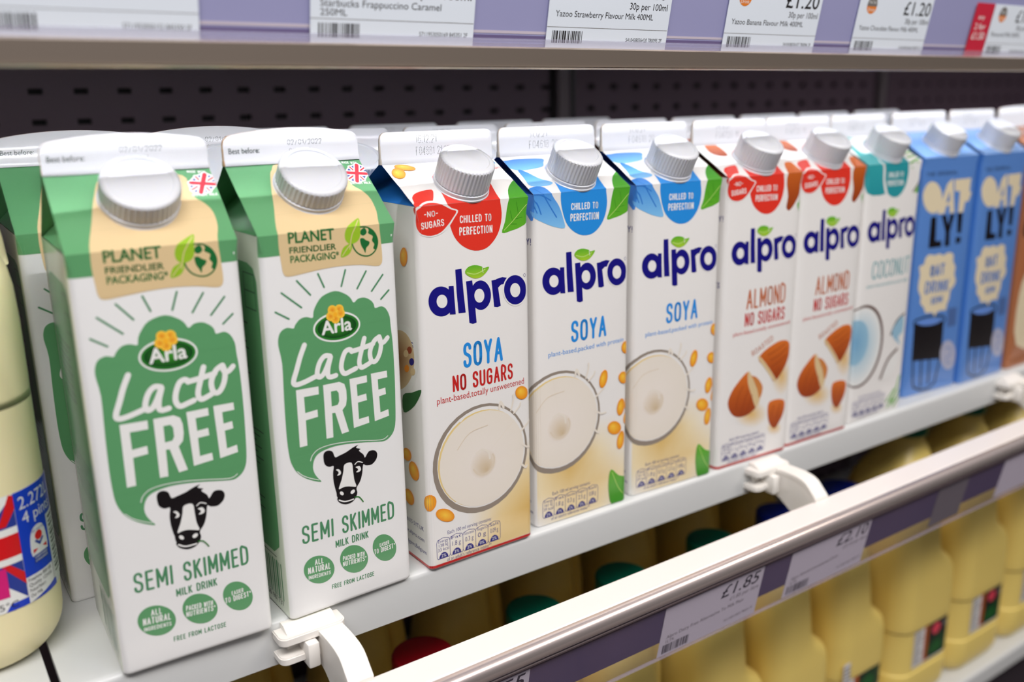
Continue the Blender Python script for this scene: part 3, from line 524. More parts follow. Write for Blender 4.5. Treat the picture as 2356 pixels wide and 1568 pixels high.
  ('E','nv',1,(12.78,150.63),(7.5,-1.05),(-0.34,-7.9),None,(0,0)),
  ('E','w0',2,(13.2,150.64),(3.17,-0.44),(-0.15,-3.51),None,(0,0)),
  ('P','nv',3,0,[(17.5,158.1),(20.5,157.9),(20.7,150.9),(21.1,142.7),(17.6,143.1)],None),
  ('P','nv',1,0,[(21.9,166.3),(25.7,166.3),(26.4,153.8),(27.3,142.7),(22.9,143.0),(22.2,154.3)],None),
  ('P','nv',1,0,[(28.2,159.3),(32.0,159.4),(33.1,149.1),(33.9,136.3),(31.6,135.9),(29.4,136.8),(28.8,148.2)],None),
  ('E','nv',1,(37.18,150.68),(6.54,-0.89),(-0.25,-7.97),None,(0,0)),
  ('E','w0',2,(36.21,150.58),(3.17,-0.43),(-0.12,-3.76),None,(0,0)),
  ('P','nv',3,0,[(31.8,159.0),(33.2,147.6),(31.9,146.3),(30.2,158.9)],None),
  ('P','nv',1,0,[(44.3,157.7),(47.9,157.9),(50.0,143.1),(47.9,142.6),(45.6,143.1)],None),
  ('P','nv',1,0,[(47.4,158.1),(51.5,158.7),(55.1,157.8),(52.8,154.7),(50.5,154.7),(48.2,153.0)],None),
  ('E','w0',2,(60.12,150.5),(8.57,-1.14),(-0.18,-9.03),None,(0,0)),
  ('E','nv',3,(60.03,150.51),(7.64,-1.01),(-0.16,-8.18),None,(0,0)),
  ('E','w0',4,(59.93,150.37),(3.45,-0.46),(-0.08,-3.94),None,(0,0)),
  ('P','lf',3,1,[(27.8,163.8),(29.6,166.6),(33.7,167.3),(38.0,166.2),(39.4,165.1),(43.0,165.3),(40.5,162.1),(37.0,160.3),(32.6,160.5)],'lf2'),
  ('S','lf3',4,1,[(29.0,163.8),(34.2,162.5),(40.4,164.3)],0.5),
  ('S','w0',4,0,[(39.1,162.6),(38.5,165.3)],0.3),
  ('S','nv',1,1,[(67.5,157.8),(66.6,156.9),(65.8,158.0),(66.7,158.8),(67.5,157.8)],0.2),
  ('P','bq',1,1,[(-3.7,234.1),(3.4,234.9),(11.5,235.6),(26.9,234.2),(24.8,229.5),(21.8,225.8),(13.1,224.0),(4.9,224.0),(-0.2,227.2)],'bq2'),
  ('P','bq',1,1,[(4.1,224.9),(8.0,221.9),(12.2,214.8),(18.9,209.8),(13.3,207.3),(3.4,208.3),(2.9,215.1)],'bq2'),
  ('P','bq3',1,1,[(-3.3,203.4),(4.4,207.5),(10.6,206.1),(12.7,199.4),(17.4,192.9),(20.3,185.3),(21.1,180.3),(13.5,181.7),(5.8,184.8),(-1.6,188.6),(-4.2,193.8)],'bq2'),
  ('S','bq',2,1,[(-2.7,200.6),(2.2,195.6),(4.9,189.3)],0.7),
  ('S','bq',2,1,[(3.4,205.3),(8.8,196.6),(15.5,186.8)],0.7),
  ('S','bq',2,1,[(-1.5,196.6),(2.1,190.2)],0.7),
  ('S','bq',2,1,[(-0.5,200.3),(5.1,199.9),(11.7,196.4)],0.7),
  ('P','bq3',1,1,[(-1.0,186.0),(-8.0,190.0),(-16.0,196.0),(-18.0,202.0),(-1.0,202.0)],None),
  ('T','bl',1,'SOYA',(25.1,112.4),(52.0,112.3),13.08,1.8,'S'),
  ('T','bl',1,'plant-based,packed with protein',(9.0,106.2),(66.0,106.6),2.92,0,'B'),
  ('G','',1,[0,24,48,70],[0.5,20,40,62],[['w0','sh3','sh3','w0'],['sh3','sh4','sh4','sh3'],['sh3','sh','sh3','w0'],['w0','w0','w0','w0']]),
  ('E','gy',2,(16,64.7),(31.6,0.0),(-0.0,32.0),None,(0,0)),
  ('E','w0',3,(16.6,65.4),(29.4,0.0),(-0.0,29.6),None,(0,0)),
  ('E','cr6',3,(15.9,65.0),(28.4,0.0),(-0.0,28.2),None,(0,0)),
  ('E','cr1',4,(16.8,64.5),(28.2,0.0),(-0.0,28.0),'cr2',(0,0)),
  ('E','cr2',5,(16.5,61.7),(9.36,1.65),(-1.56,8.86),'cr3',(2.5,-4.5)),
  ('S','cr7',6,1,[(10.0,59.7),(13.0,56.2),(18.0,55.2),(22.5,57.7),(24.0,62.7),(23.0,65.7)],1.1),
  ('S','cr1',6,1,[(12.0,68.7),(16.0,70.2),(20.0,67.7),(21.0,63.7)],1.3),
  ('S','cr7',6,1,[(0.0,73.7),(8.0,81.7),(20.0,83.7)],0.5),
  ('S','cr1',6,1,[(28.0,91.7),(29.0,95.2),(31.0,91.7)],1.56),
  ('S','cr1',6,1,[(36.0,88.7),(38.0,94.7),(38.0,97.7)],1.04),
  ('S','cr1',6,1,[(38.0,86.7),(42.0,89.7),(43.0,91.7)],1.04),
  ('S','cr1',6,1,[(43.0,74.7),(47.0,77.7),(50.0,79.7)],1.1700000000000002),
  ('S','cr1',6,1,[(44.0,66.7),(48.0,63.7),(52.0,63.7)],1.1700000000000002),
  ('S','cr1',6,1,[(43.0,54.7),(46.0,51.7),(47.0,52.7)],1.3),
  ('T','nv',2,'Each 100 ml serving contains:',(11.4,18.8),(40.5,18.8),2.2,0.0,'B'),
  ('S','nv',2,0,[(4.2,15.1),(4.7,16.7),(8.4,17.7),(12.2,16.7),(12.7,15.1)],0.3),
  ('S','nv',2,0,[(4.2,15.1),(4.2,6.6),(4.8,5.3),(12.1,5.3),(12.7,6.6),(12.7,15.1)],0.3),
  ('T','nv',2,'Energy',(5.2,15.0),(11.7,15.0),1.8,0,'B'),
  ('T','nv',2,'161 kJ',(5.5,12.4),(11.4,12.4),2.0,0,'B'),
  ('T','nv',2,'39 kcal',(4.9,9.8),(12.0,9.8),2.0,0,'B'),
  ('P','nv',2,0,[(5.5,5.5),(5.8,7.0),(7.0,8.5),(8.4,9.0),(9.9,8.5),(11.1,7.0),(11.4,5.5)],None),
  ('T','w',3,'2%',(6.9,6.0),(10.0,6.0),1.9,0,'B'),
  ('S','nv',2,0,[(12.7,15.1),(13.2,16.7),(16.9,17.7),(20.7,16.7),(21.2,15.1)],0.3),
  ('S','nv',2,0,[(12.7,15.1),(12.7,6.6),(13.3,5.3),(20.6,5.3),(21.2,6.6),(21.2,15.1)],0.3),
  ('T','nv',2,'Fat',(13.7,15.0),(20.2,15.0),1.8,0,'B'),
  ('T','nv',2,'1.8 g',(14.2,10.8),(19.7,10.8),2.8,0,'B'),
  ('P','nv',2,0,[(14.0,5.5),(14.3,7.0),(15.5,8.5),(16.9,9.0),(18.4,8.5),(19.6,7.0),(19.9,5.5)],None),
  ('T','w',3,'3%',(15.4,6.0),(18.5,6.0),1.9,0,'B'),
  ('S','nv',2,0,[(21.2,15.1),(21.7,16.7),(25.4,17.7),(29.2,16.7),(29.7,15.1)],0.3),
  ('S','nv',2,0,[(21.2,15.1),(21.2,6.6),(21.8,5.3),(29.1,5.3),(29.7,6.6),(29.7,15.1)],0.3),
  ('T','nv',2,'Saturates',(22.2,15.0),(28.7,15.0),1.8,0,'B'),
  ('T','nv',2,'0.3 g',(22.7,10.8),(28.2,10.8),2.8,0,'B'),
  ('P','nv',2,0,[(22.5,5.5),(22.8,7.0),(24.0,8.5),(25.4,9.0),(26.9,8.5),(28.1,7.0),(28.4,5.5)],None),
  ('T','w',3,'2%',(23.9,6.0),(27.0,6.0),1.9,0,'B'),
  ('S','nv',2,0,[(29.7,15.1),(30.2,16.7),(34.0,17.7),(37.7,16.7),(38.2,15.1)],0.3),
  ('S','nv',2,0,[(29.7,15.1),(29.7,6.6),(30.3,5.3),(37.6,5.3),(38.2,6.6),(38.2,15.1)],0.3),
  ('T','nv',2,'Sugars',(30.7,15.0),(37.2,15.0),1.8,0,'B'),
  ('T','nv',2,'2.5 g',(31.2,10.8),(36.7,10.8),2.8,0,'B'),
  ('P','nv',2,0,[(31.0,5.5),(31.3,7.0),(32.5,8.5),(34.0,9.0),(35.4,8.5),(36.6,7.0),(36.9,5.5)],None),
  ('T','w',3,'3%',(32.4,6.0),(35.5,6.0),1.9,0,'B'),
  ('S','nv',2,0,[(38.2,15.1),(38.7,16.7),(42.5,17.7),(46.2,16.7),(46.7,15.1)],0.3),
  ('S','nv',2,0,[(38.2,15.1),(38.2,6.6),(38.8,5.3),(46.1,5.3),(46.7,6.6),(46.7,15.1)],0.3),
  ('T','nv',2,'Salt',(39.2,15.0),(45.7,15.0),1.8,0,'B'),
  ('T','nv',2,'0.08 g',(39.7,10.8),(45.2,10.8),2.8,0,'B'),
  ('P','nv',2,0,[(39.5,5.5),(39.8,7.0),(41.0,8.5),(42.5,9.0),(43.9,8.5),(45.1,7.0),(45.4,5.5)],None),
  ('T','w',3,'1%',(40.9,6.0),(44.0,6.0),1.9,0,'B'),
  ('T','nv',2,"of an adult's reference intake**",(10.5,2.6),(40.5,2.6),2.1,0,'B'),
  ('E','or',7,(49.86,85.75),(2.99,-1.07),(-1.44,-5.45),'ye',(-0.25,0.25)),
  ('E','or',7,(66.72,83.33),(4.52,-0.84),(0.07,-3.88),'ye',(-0.25,0.25)),
  ('E','or',7,(68.27,102.43),(3.82,-0.63),(0.08,-4.09),'ye',(-0.25,0.25)),
  ('E','or',7,(64.46,64.55),(3.02,-1.05),(-1.13,-5.35),'ye',(-0.25,0.25)),
  ('E','or',7,(70.81,65.27),(2.6,-1.28),(-1.5,-3.15),'ye',(-0.25,0.25)),
  ('E','or',7,(69.5,56.33),(2.45,-1.05),(-1.18,-3.5),'ye',(-0.25,0.25)),
  ('E','or',7,(59.36,51.88),(5.64,-1.24),(0.06,-4.43),'ye',(-0.25,0.25)),
  ('E','or',7,(64.84,42.51),(2.94,-1.09),(-1.21,-5.78),'ye',(-0.25,0.25)),
  ('P','lf',7,1,[(57.2,24.4),(63.9,18.7),(72.3,15.4),(74.5,8.8),(72.9,0.3),(66.5,-0.7),(58.2,0.5),(55.8,8.0),(55.3,16.7)],'lf4'),
  ('S','lf3',8,1,[(57.9,22.6),(64.0,9.6),(72.3,1.2)],0.4),
  ('T','nv',1,'www.alpro.com',(-32.0,14.8),(-6.0,14.8),2.4,0,'B'),
  ('T','nv',1,'Wevelgem,Belgium',(-34.0,8.0),(-4.0,8.0),2.4,0,'B'),
  ('T','nv',1,'ENJOY!',(-22.0,172.0),(-3.0,172.0),4.0,0.7,'S'),
 ],
 'almond': [
  ('P','rr',1,1,[(22.3,223.9),(20.8,214.9),(20.0,207.3),(18.6,198.7),(19.3,191.6),(22.1,183.5),(27.0,178.1),(34.2,174.9),(41.7,175.5),(47.6,179.9),(51.0,185.9),(52.2,193.1),(51.4,201.9),(53.4,213.6),(55.8,224.3),(51.8,233.0),(33.6,232.1)],None),
  ('T','w',2,'CHILLED TO',(25.8,190.0),(45.4,189.5),3.92,0.65,'S'),
  ('T','w',2,'PERFECTION',(25.2,183.6),(45.9,183.2),4.23,0.65,'S'),
  ('P','rr',1,1,[(2.3,208.1),(6.8,211.8),(16.0,213.0),(14.6,208.0),(11.0,202.9),(6.4,202.6),(1.4,199.4),(0.8,196.2),(-1.3,196.6),(-2.2,199.7),(1.1,203.6)],None),
  ('P','w0',2,1,[(25.1,196.6),(21.0,198.3),(16.8,201.5),(12.3,203.8),(6.8,203.5),(1.5,199.8),(-0.8,195.5),(-0.9,190.3),(2.2,186.2),(8.3,184.5),(14.3,185.6),(19.0,188.7),(22.5,192.8)],None),
  ('P','rr',3,1,[(23.9,196.3),(20.6,197.6),(16.0,200.1),(11.4,202.2),(6.6,201.9),(2.2,199.1),(-0.0,195.3),(-0.1,190.4),(2.7,186.7),(8.1,185.2),(13.7,186.2),(18.0,189.3),(21.5,193.0)],None),
  ('T','w',4,'-NO-',(4.9,194.6),(13.0,194.8),2.97,0.6,'S'),
  ('T','w',4,'SUGARS',(3.0,188.7),(16.4,189.6),3.59,0.65,'S'),
  ('E','nv',1,(12.78,150.63),(7.5,-1.05),(-0.34,-7.9),None,(0,0)),
  ('E','w0',2,(13.2,150.64),(3.17,-0.44),(-0.15,-3.51),None,(0,0)),
  ('P','nv',3,0,[(17.5,158.1),(20.5,157.9),(20.7,150.9),(21.1,142.7),(17.6,143.1)],None),
  ('P','nv',1,0,[(21.9,166.3),(25.7,166.3),(26.4,153.8),(27.3,142.7),(22.9,143.0),(22.2,154.3)],None),
  ('P','nv',1,0,[(28.2,159.3),(32.0,159.4),(33.1,149.1),(33.9,136.3),(31.6,135.9),(29.4,136.8),(28.8,148.2)],None),
  ('E','nv',1,(37.18,150.68),(6.54,-0.89),(-0.25,-7.97),None,(0,0)),
  ('E','w0',2,(36.21,150.58),(3.17,-0.43),(-0.12,-3.76),None,(0,0)),
  ('P','nv',3,0,[(31.8,159.0),(33.2,147.6),(31.9,146.3),(30.2,158.9)],None),
  ('P','nv',1,0,[(44.3,157.7),(47.9,157.9),(50.0,143.1),(47.9,142.6),(45.6,143.1)],None),
  ('P','nv',1,0,[(47.4,158.1),(51.5,158.7),(55.1,157.8),(52.8,154.7),(50.5,154.7),(48.2,153.0)],None),
  ('E','w0',2,(60.12,150.5),(8.57,-1.14),(-0.18,-9.03),None,(0,0)),
  ('E','nv',3,(60.03,150.51),(7.64,-1.01),(-0.16,-8.18),None,(0,0)),
  ('E','w0',4,(59.93,150.37),(3.45,-0.46),(-0.08,-3.94),None,(0,0)),
  ('P','lf',3,1,[(27.8,163.8),(29.6,166.6),(33.7,167.3),(38.0,166.2),(39.4,165.1),(43.0,165.3),(40.5,162.1),(37.0,160.3),(32.6,160.5)],'lf2'),
  ('S','lf3',4,1,[(29.0,163.8),(34.2,162.5),(40.4,164.3)],0.5),
  ('S','w0',4,0,[(39.1,162.6),(38.5,165.3)],0.3),
  ('S','nv',1,1,[(67.5,157.8),(66.6,156.9),(65.8,158.0),(66.7,158.8),(67.5,157.8)],0.2),
  ('P','rd',1,0,[(-71.0,-0.2),(71.0,-0.2),(71.0,2.2),(-71.0,2.2)],None),
  ('P','al',1,1,[(10.8,239.5),(17.2,240.9),(20.8,235.6),(19.9,225.1),(13.6,224.4),(7.8,229.7)],'al2'),
  ('P','al',1,1,[(60.7,210.2),(67.1,213.0),(71.8,210.7),(71.5,201.4),(70.6,192.6),(65.9,182.8),(59.1,175.6),(55.2,177.7),(56.4,185.2),(54.5,196.9)],'al2'),
  ('P','lf',1,1,[(70.4,185.0),(71.7,173.9),(69.2,173.4),(66.0,178.6),(68.5,181.8)],None),
  ('T','al4',1,'ALMOND',(20.9,111.5),(59.2,111.8),13.63,1.4,'S'),
  ('T','rd',1,'NO SUGARS',(20.0,99.8),(59.5,99.6),9.4,1.2,'S'),
  ('T','rd',1,'plant-based,totally unsweetened',(10.0,94.3),(65.8,95.6),2.69,0,'B'),
  ('E','cr0',1,(60.08,58.31),(10.69,-1.91),(1.29,-15.4),'sh2',(0,0)),
  ('E','cr0',1,(30.86,35.49),(16.69,-3.4),(0.74,-10.55),'sh2',(0,0)),
  ('E','cr0',1,(56.0,19.7),(8.08,-1.72),(0.48,-5.95),'sh2',(0,0)),
  ('P','al',2,1,[(35.0,75.0),(41.5,80.1),(51.5,83.6),(59.2,84.4),(65.2,82.7),(67.4,77.8),(65.8,68.7),(59.9,60.2),(52.9,55.1),(48.2,60.4),(41.2,68.2)],'al2'),
  ('S','al3',3,1,[(44.4,76.0),(53.2,78.2),(62.1,81.5)],0.5),
  ('S','al3',3,1,[(47.3,71.8),(56.2,74.0),(64.3,78.3)],0.5),
  ('S','al3',3,1,[(49.6,66.7),(56.5,69.3),(64.1,72.7)],0.5),
  ('S','al3',3,1,[(52.1,59.7),(58.3,64.3)],0.5),
  ('P','tn',3,1,[(35.0,75.0),(37.0,76.1),(46.4,66.4),(54.5,56.5),(52.9,55.1),(45.4,63.3)],None),
  ('T','al4',1,'ROASTED',(29.4,77.4),(49.4,86.1),4.05,0.5,'S'),
  ('P','al',2,1,[(25.7,67.4),(29.5,63.8),(34.0,62.0),(39.5,56.4),(41.2,51.4),(37.8,44.5),(35.4,39.3),(27.1,35.3),(17.7,35.6),(11.3,39.9),(8.0,47.5),(11.0,55.2),(17.9,62.2)],'al2'),
  ('S','al3',3,1,[(21.8,57.8),(17.4,50.3),(15.5,40.5)],0.5),
  ('S','al3',3,1,[(27.1,54.0),(23.8,46.3),(20.7,36.6)],0.5),
  ('S','al3',3,1,[(31.1,49.5),(28.5,42.6),(25.8,36.5)],0.5),
  ('P','tn',3,1,[(25.7,67.4),(29.1,64.0),(34.6,54.5),(39.3,46.1),(35.4,39.3),(30.6,48.7),(26.1,58.8)],None),
  ('P','al5',4,1,[(30.5,62.7),(36.7,59.7),(41.1,51.9),(38.4,45.3),(35.3,53.4)],None),
  ('P','al',2,1,[(48.5,40.0),(54.3,41.3),(61.6,40.3),(65.6,37.2),(64.6,28.6),(59.2,21.0),(55.3,19.6),(50.3,24.8),(48.0,33.0)],'al2'),
  ('S','al3',3,1,[(53.9,37.5),(51.9,29.3)],0.5),
  ('S','al3',3,1,[(60.5,37.2),(58.1,27.0)],0.5),
  ('T','nv',2,'Each 100 ml serving contains:',(11.4,19.1),(40.5,19.1),2.2,0.0,'B'),
  ('S','nv',2,0,[(4.2,15.4),(4.7,17.0),(8.4,18.0),(12.2,17.0),(12.7,15.4)],0.3),
  ('S','nv',2,0,[(4.2,15.4),(4.2,6.9),(4.8,5.6),(12.1,5.6),(12.7,6.9),(12.7,15.4)],0.3),
  ('T','nv',2,'Energy',(5.2,15.3),(11.7,15.3),1.8,0,'B'),
  ('T','nv',2,'54 kJ',(5.5,12.7),(11.4,12.7),2.0,0,'B'),
  ('T','nv',2,'13 kcal',(4.9,10.1),(12.0,10.1),2.0,0,'B'),
  ('P','nv',2,0,[(5.5,5.8),(5.8,7.3),(7.0,8.8),(8.4,9.3),(9.9,8.8),(11.1,7.3),(11.4,5.8)],None),
  ('T','w',3,'1%',(6.9,6.3),(10.0,6.3),1.9,0,'B'),
  ('S','nv',2,0,[(12.7,15.4),(13.2,17.0),(16.9,18.0),(20.7,17.0),(21.2,15.4)],0.3),
  ('S','nv',2,0,[(12.7,15.4),(12.7,6.9),(13.3,5.6),(20.6,5.6),(21.2,6.9),(21.2,15.4)],0.3),
  ('T','nv',2,'Fat',(13.7,15.3),(20.2,15.3),1.8,0,'B'),
  ('T','nv',2,'1.1 g',(14.2,11.1),(19.7,11.1),2.8,0,'B'),
  ('P','nv',2,0,[(14.0,5.8),(14.3,7.3),(15.5,8.8),(16.9,9.3),(18.4,8.8),(19.6,7.3),(19.9,5.8)],None),
  ('T','w',3,'2%',(15.4,6.3),(18.5,6.3),1.9,0,'B'),
  ('S','nv',2,0,[(21.2,15.4),(21.7,17.0),(25.4,18.0),(29.2,17.0),(29.7,15.4)],0.3),
  ('S','nv',2,0,[(21.2,15.4),(21.2,6.9),(21.8,5.6),(29.1,5.6),(29.7,6.9),(29.7,15.4)],0.3),
  ('T','nv',2,'Saturates',(22.2,15.3),(28.7,15.3),1.8,0,'B'),
  ('T','nv',2,'0.1 g',(22.7,11.1),(28.2,11.1),2.8,0,'B'),
  ('P','nv',2,0,[(22.5,5.8),(22.8,7.3),(24.0,8.8),(25.4,9.3),(26.9,8.8),(28.1,7.3),(28.4,5.8)],None),
  ('T','w',3,'1%',(23.9,6.3),(27.0,6.3),1.9,0,'B'),
  ('S','nv',2,0,[(29.7,15.4),(30.2,17.0),(34.0,18.0),(37.7,17.0),(38.2,15.4)],0.3),
  ('S','nv',2,0,[(29.7,15.4),(29.7,6.9),(30.3,5.6),(37.6,5.6),(38.2,6.9),(38.2,15.4)],0.3),
  ('T','nv',2,'Sugars',(30.7,15.3),(37.2,15.3),1.8,0,'B'),
  ('T','nv',2,'0 g',(31.2,11.1),(36.7,11.1),2.8,0,'B'),
  ('P','nv',2,0,[(31.0,5.8),(31.3,7.3),(32.5,8.8),(34.0,9.3),(35.4,8.8),(36.6,7.3),(36.9,5.8)],None),
  ('T','w',3,'0%',(32.4,6.3),(35.5,6.3),1.9,0,'B'),
  ('S','nv',2,0,[(38.2,15.4),(38.7,17.0),(42.5,18.0),(46.2,17.0),(46.7,15.4)],0.3),
  ('S','nv',2,0,[(38.2,15.4),(38.2,6.9),(38.8,5.6),(46.1,5.6),(46.7,6.9),(46.7,15.4)],0.3),
  ('T','nv',2,'Salt',(39.2,15.3),(45.7,15.3),1.8,0,'B'),
  ('T','nv',2,'0.14 g',(39.7,11.1),(45.2,11.1),2.8,0,'B'),
  ('P','nv',2,0,[(39.5,5.8),(39.8,7.3),(41.0,8.8),(42.5,9.3),(43.9,8.8),(45.1,7.3),(45.4,5.8)],None),
  ('T','w',3,'2%',(40.9,6.3),(44.0,6.3),1.9,0,'B'),
  ('T','nv',2,"of an adult's reference intake**",(10.5,2.9),(40.5,2.9),2.1,0,'B'),
  ('T','nv',1,'ENJOY!',(-22.0,172.0),(-3.0,172.0),4.0,0.7,'S'),
  ('T','nv',1,'GOOD PLANTS',(-30.0,128.0),(-4.0,128.0),4.0,0.7,'S'),
 ],
 'coconut': [
  ('P','te',1,1,[(22.3,223.9),(20.8,214.9),(20.0,207.3),(18.6,198.7),(19.3,191.6),(22.1,183.5),(27.0,178.1),(34.2,174.9),(41.7,175.5),(47.6,179.9),(51.0,185.9),(52.2,193.1),(51.4,201.9),(53.4,213.6),(55.8,224.3),(51.8,233.0),(33.6,232.1)],None),
  ('T','w',2,'CHILLED TO',(25.8,190.0),(45.4,189.5),3.92,0.65,'S'),
  ('T','w',2,'PERFECTION',(25.2,183.6),(45.9,183.2),4.23,0.65,'S'),
  ('E','nv',1,(12.78,150.63),(7.5,-1.05),(-0.34,-7.9),None,(0,0)),
  ('E','w0',2,(13.2,150.64),(3.17,-0.44),(-0.15,-3.51),None,(0,0)),
  ('P','nv',3,0,[(17.5,158.1),(20.5,157.9),(20.7,150.9),(21.1,142.7),(17.6,143.1)],None),
  ('P','nv',1,0,[(21.9,166.3),(25.7,166.3),(26.4,153.8),(27.3,142.7),(22.9,143.0),(22.2,154.3)],None),
  ('P','nv',1,0,[(28.2,159.3),(32.0,159.4),(33.1,149.1),(33.9,136.3),(31.6,135.9),(29.4,136.8),(28.8,148.2)],None),
  ('E','nv',1,(37.18,150.68),(6.54,-0.89),(-0.25,-7.97),None,(0,0)),
  ('E','w0',2,(36.21,150.58),(3.17,-0.43),(-0.12,-3.76),None,(0,0)),
  ('P','nv',3,0,[(31.8,159.0),(33.2,147.6),(31.9,146.3),(30.2,158.9)],None),
  ('P','nv',1,0,[(44.3,157.7),(47.9,157.9),(50.0,143.1),(47.9,142.6),(45.6,143.1)],None),
  ('P','nv',1,0,[(47.4,158.1),(51.5,158.7),(55.1,157.8),(52.8,154.7),(50.5,154.7),(48.2,153.0)],None),
  ('E','w0',2,(60.12,150.5),(8.57,-1.14),(-0.18,-9.03),None,(0,0)),
  ('E','nv',3,(60.03,150.51),(7.64,-1.01),(-0.16,-8.18),None,(0,0)),
  ('E','w0',4,(59.93,150.37),(3.45,-0.46),(-0.08,-3.94),None,(0,0)),
  ('P','lf',3,1,[(27.8,163.8),(29.6,166.6),(33.7,167.3),(38.0,166.2),(39.4,165.1),(43.0,165.3),(40.5,162.1),(37.0,160.3),(32.6,160.5)],'lf2'),
  ('S','lf3',4,1,[(29.0,163.8),(34.2,162.5),(40.4,164.3)],0.5),
  ('S','w0',4,0,[(39.1,162.6),(38.5,165.3)],0.3),
  ('S','nv',1,1,[(67.5,157.8),(66.6,156.9),(65.8,158.0),(66.7,158.8),(67.5,157.8)],0.2),
  ('P','te2',1,1,[(0.0,226.0),(14.0,236.0),(8.0,238.0),(-1.0,235.0)],None),
  ('P','te2',1,1,[(12.1,238.1),(24.4,235.6),(13.9,233.2),(9.4,216.3),(22.8,213.6),(17.0,203.3),(19.5,195.3),(21.3,185.5),(23.5,178.3),(0.9,180.3),(-2.5,199.8),(2.4,213.9),(6.3,225.1)],'te'),
  ('P','w0',2,1,[(19.0,201.6),(21.4,196.9),(22.1,187.9),(26.3,178.5),(23.9,177.7),(19.9,187.2)],None),
  ('P','w',1,1,[(55.2,198.3),(67.4,197.7),(69.6,184.8),(59.5,177.0),(58.2,178.8),(64.2,189.4)],None),
  ('S','br4',2,1,[(69.2,195.9),(68.6,185.8),(60.2,177.4)],1.3),
  ('S','lf',1,0,[(61.3,211.7),(74.4,213.8)],1.6),
  ('S','lf',1,0,[(56.2,205.8),(74.0,209.0)],1.6),
  ('S','lf',1,0,[(53.6,199.2),(70.9,204.4)],1.6),
  ('S','lf',1,0,[(57.2,195.7),(64.0,199.5)],1.6),
  ('S','lf',1,0,[(68.0,217.6),(78.5,219.2)],1.6),
  ('P','lf',1,1,[(69.7,184.0),(71.5,177.9),(66.4,176.5),(62.6,176.8)],None),
  ('T','te',1,'COCONUT',(14.7,114.1),(64.5,113.4),13.64,1.1,'S'),
  ('T','te',1,'plant-based,deliciously light',(9.6,108.0),(64.7,107.3),2.29,0,'B'),
  ('E','br4',2,(9,62),(27.5,0.0),(-0.0,33.0),None,(0,0)),
  ('E','w',3,(7.5,62),(26.0,0.0),(-0.0,31.2),'cb',(-3,3)),
  ('E','cb',4,(2,66),(15.0,0.0),(-0.0,18.0),'cb2',(0,0)),
  ('S','br4',2,1,[(47.0,66.0),(54.0,76.0),(64.0,80.0)],2),
  ('P','cb',3,1,[(48.0,66.0),(54.0,75.0),(63.0,79.0),(64.0,66.0),(58.0,62.0),(62.0,55.0)],None),
  ('S','br4',2,1,[(38.0,31.0),(46.0,45.0),(58.0,52.0)],2.4),
  ('P','w',3,1,[(40.0,31.0),(47.0,44.0),(59.0,50.0),(58.0,36.0),(48.0,30.0)],None),
  ('S','lf',2,0,[(55.0,8.0),(64.0,20.0)],1.6),
  ('S','lf',2,0,[(58.0,6.0),(67.0,16.0)],1.6),
  ('S','lf',2,0,[(50.0,9.0),(60.0,18.0)],1.6),
  ('S','lf',2,0,[(60.0,3.0),(68.0,10.0)],1.6),
  ('S','lf',2,0,[(63.0,20.0),(66.0,28.0)],1.6),
  ('S','lf',2,0,[(52.0,4.0),(60.0,10.0)],1.6),
  ('T','nv',2,'Each 100 ml serving contains:',(11.4,19.1),(40.5,19.1),2.2,0.0,'B'),
  ('S','nv',2,0,[(4.2,15.4),(4.7,17.0),(8.4,18.0),(12.2,17.0),(12.7,15.4)],0.3),
  ('S','nv',2,0,[(4.2,15.4),(4.2,6.9),(4.8,5.6),(12.1,5.6),(12.7,6.9),(12.7,15.4)],0.3),
  ('T','nv',2,'Energy',(5.2,15.3),(11.7,15.3),1.8,0,'B'),
  ('T','nv',2,'54 kJ',(5.5,12.7),(11.4,12.7),2.0,0,'B'),
  ('T','nv',2,'13 kcal',(4.9,10.1),(12.0,10.1),2.0,0,'B'),
  ('P','nv',2,0,[(5.5,5.8),(5.8,7.3),(7.0,8.8),(8.4,9.3),(9.9,8.8),(11.1,7.3),(11.4,5.8)],None),
  ('T','w',3,'1%',(6.9,6.3),(10.0,6.3),1.9,0,'B'),
  ('S','nv',2,0,[(12.7,15.4),(13.2,17.0),(16.9,18.0),(20.7,17.0),(21.2,15.4)],0.3),
  ('S','nv',2,0,[(12.7,15.4),(12.7,6.9),(13.3,5.6),(20.6,5.6),(21.2,6.9),(21.2,15.4)],0.3),
  ('T','nv',2,'Fat',(13.7,15.3),(20.2,15.3),1.8,0,'B'),
  ('T','nv',2,'1.1 g',(14.2,11.1),(19.7,11.1),2.8,0,'B'),
  ('P','nv',2,0,[(14.0,5.8),(14.3,7.3),(15.5,8.8),(16.9,9.3),(18.4,8.8),(19.6,7.3),(19.9,5.8)],None),
  ('T','w',3,'2%',(15.4,6.3),(18.5,6.3),1.9,0,'B'),
  ('S','nv',2,0,[(21.2,15.4),(21.7,17.0),(25.4,18.0),(29.2,17.0),(29.7,15.4)],0.3),
  ('S','nv',2,0,[(21.2,15.4),(21.2,6.9),(21.8,5.6),(29.1,5.6),(29.7,6.9),(29.7,15.4)],0.3),
  ('T','nv',2,'Saturates',(22.2,15.3),(28.7,15.3),1.8,0,'B'),
  ('T','nv',2,'0.1 g',(22.7,11.1),(28.2,11.1),2.8,0,'B'),
  ('P','nv',2,0,[(22.5,5.8),(22.8,7.3),(24.0,8.8),(25.4,9.3),(26.9,8.8),(28.1,7.3),(28.4,5.8)],None),
  ('T','w',3,'1%',(23.9,6.3),(27.0,6.3),1.9,0,'B'),
  ('S','nv',2,0,[(29.7,15.4),(30.2,17.0),(34.0,18.0),(37.7,17.0),(38.2,15.4)],0.3),
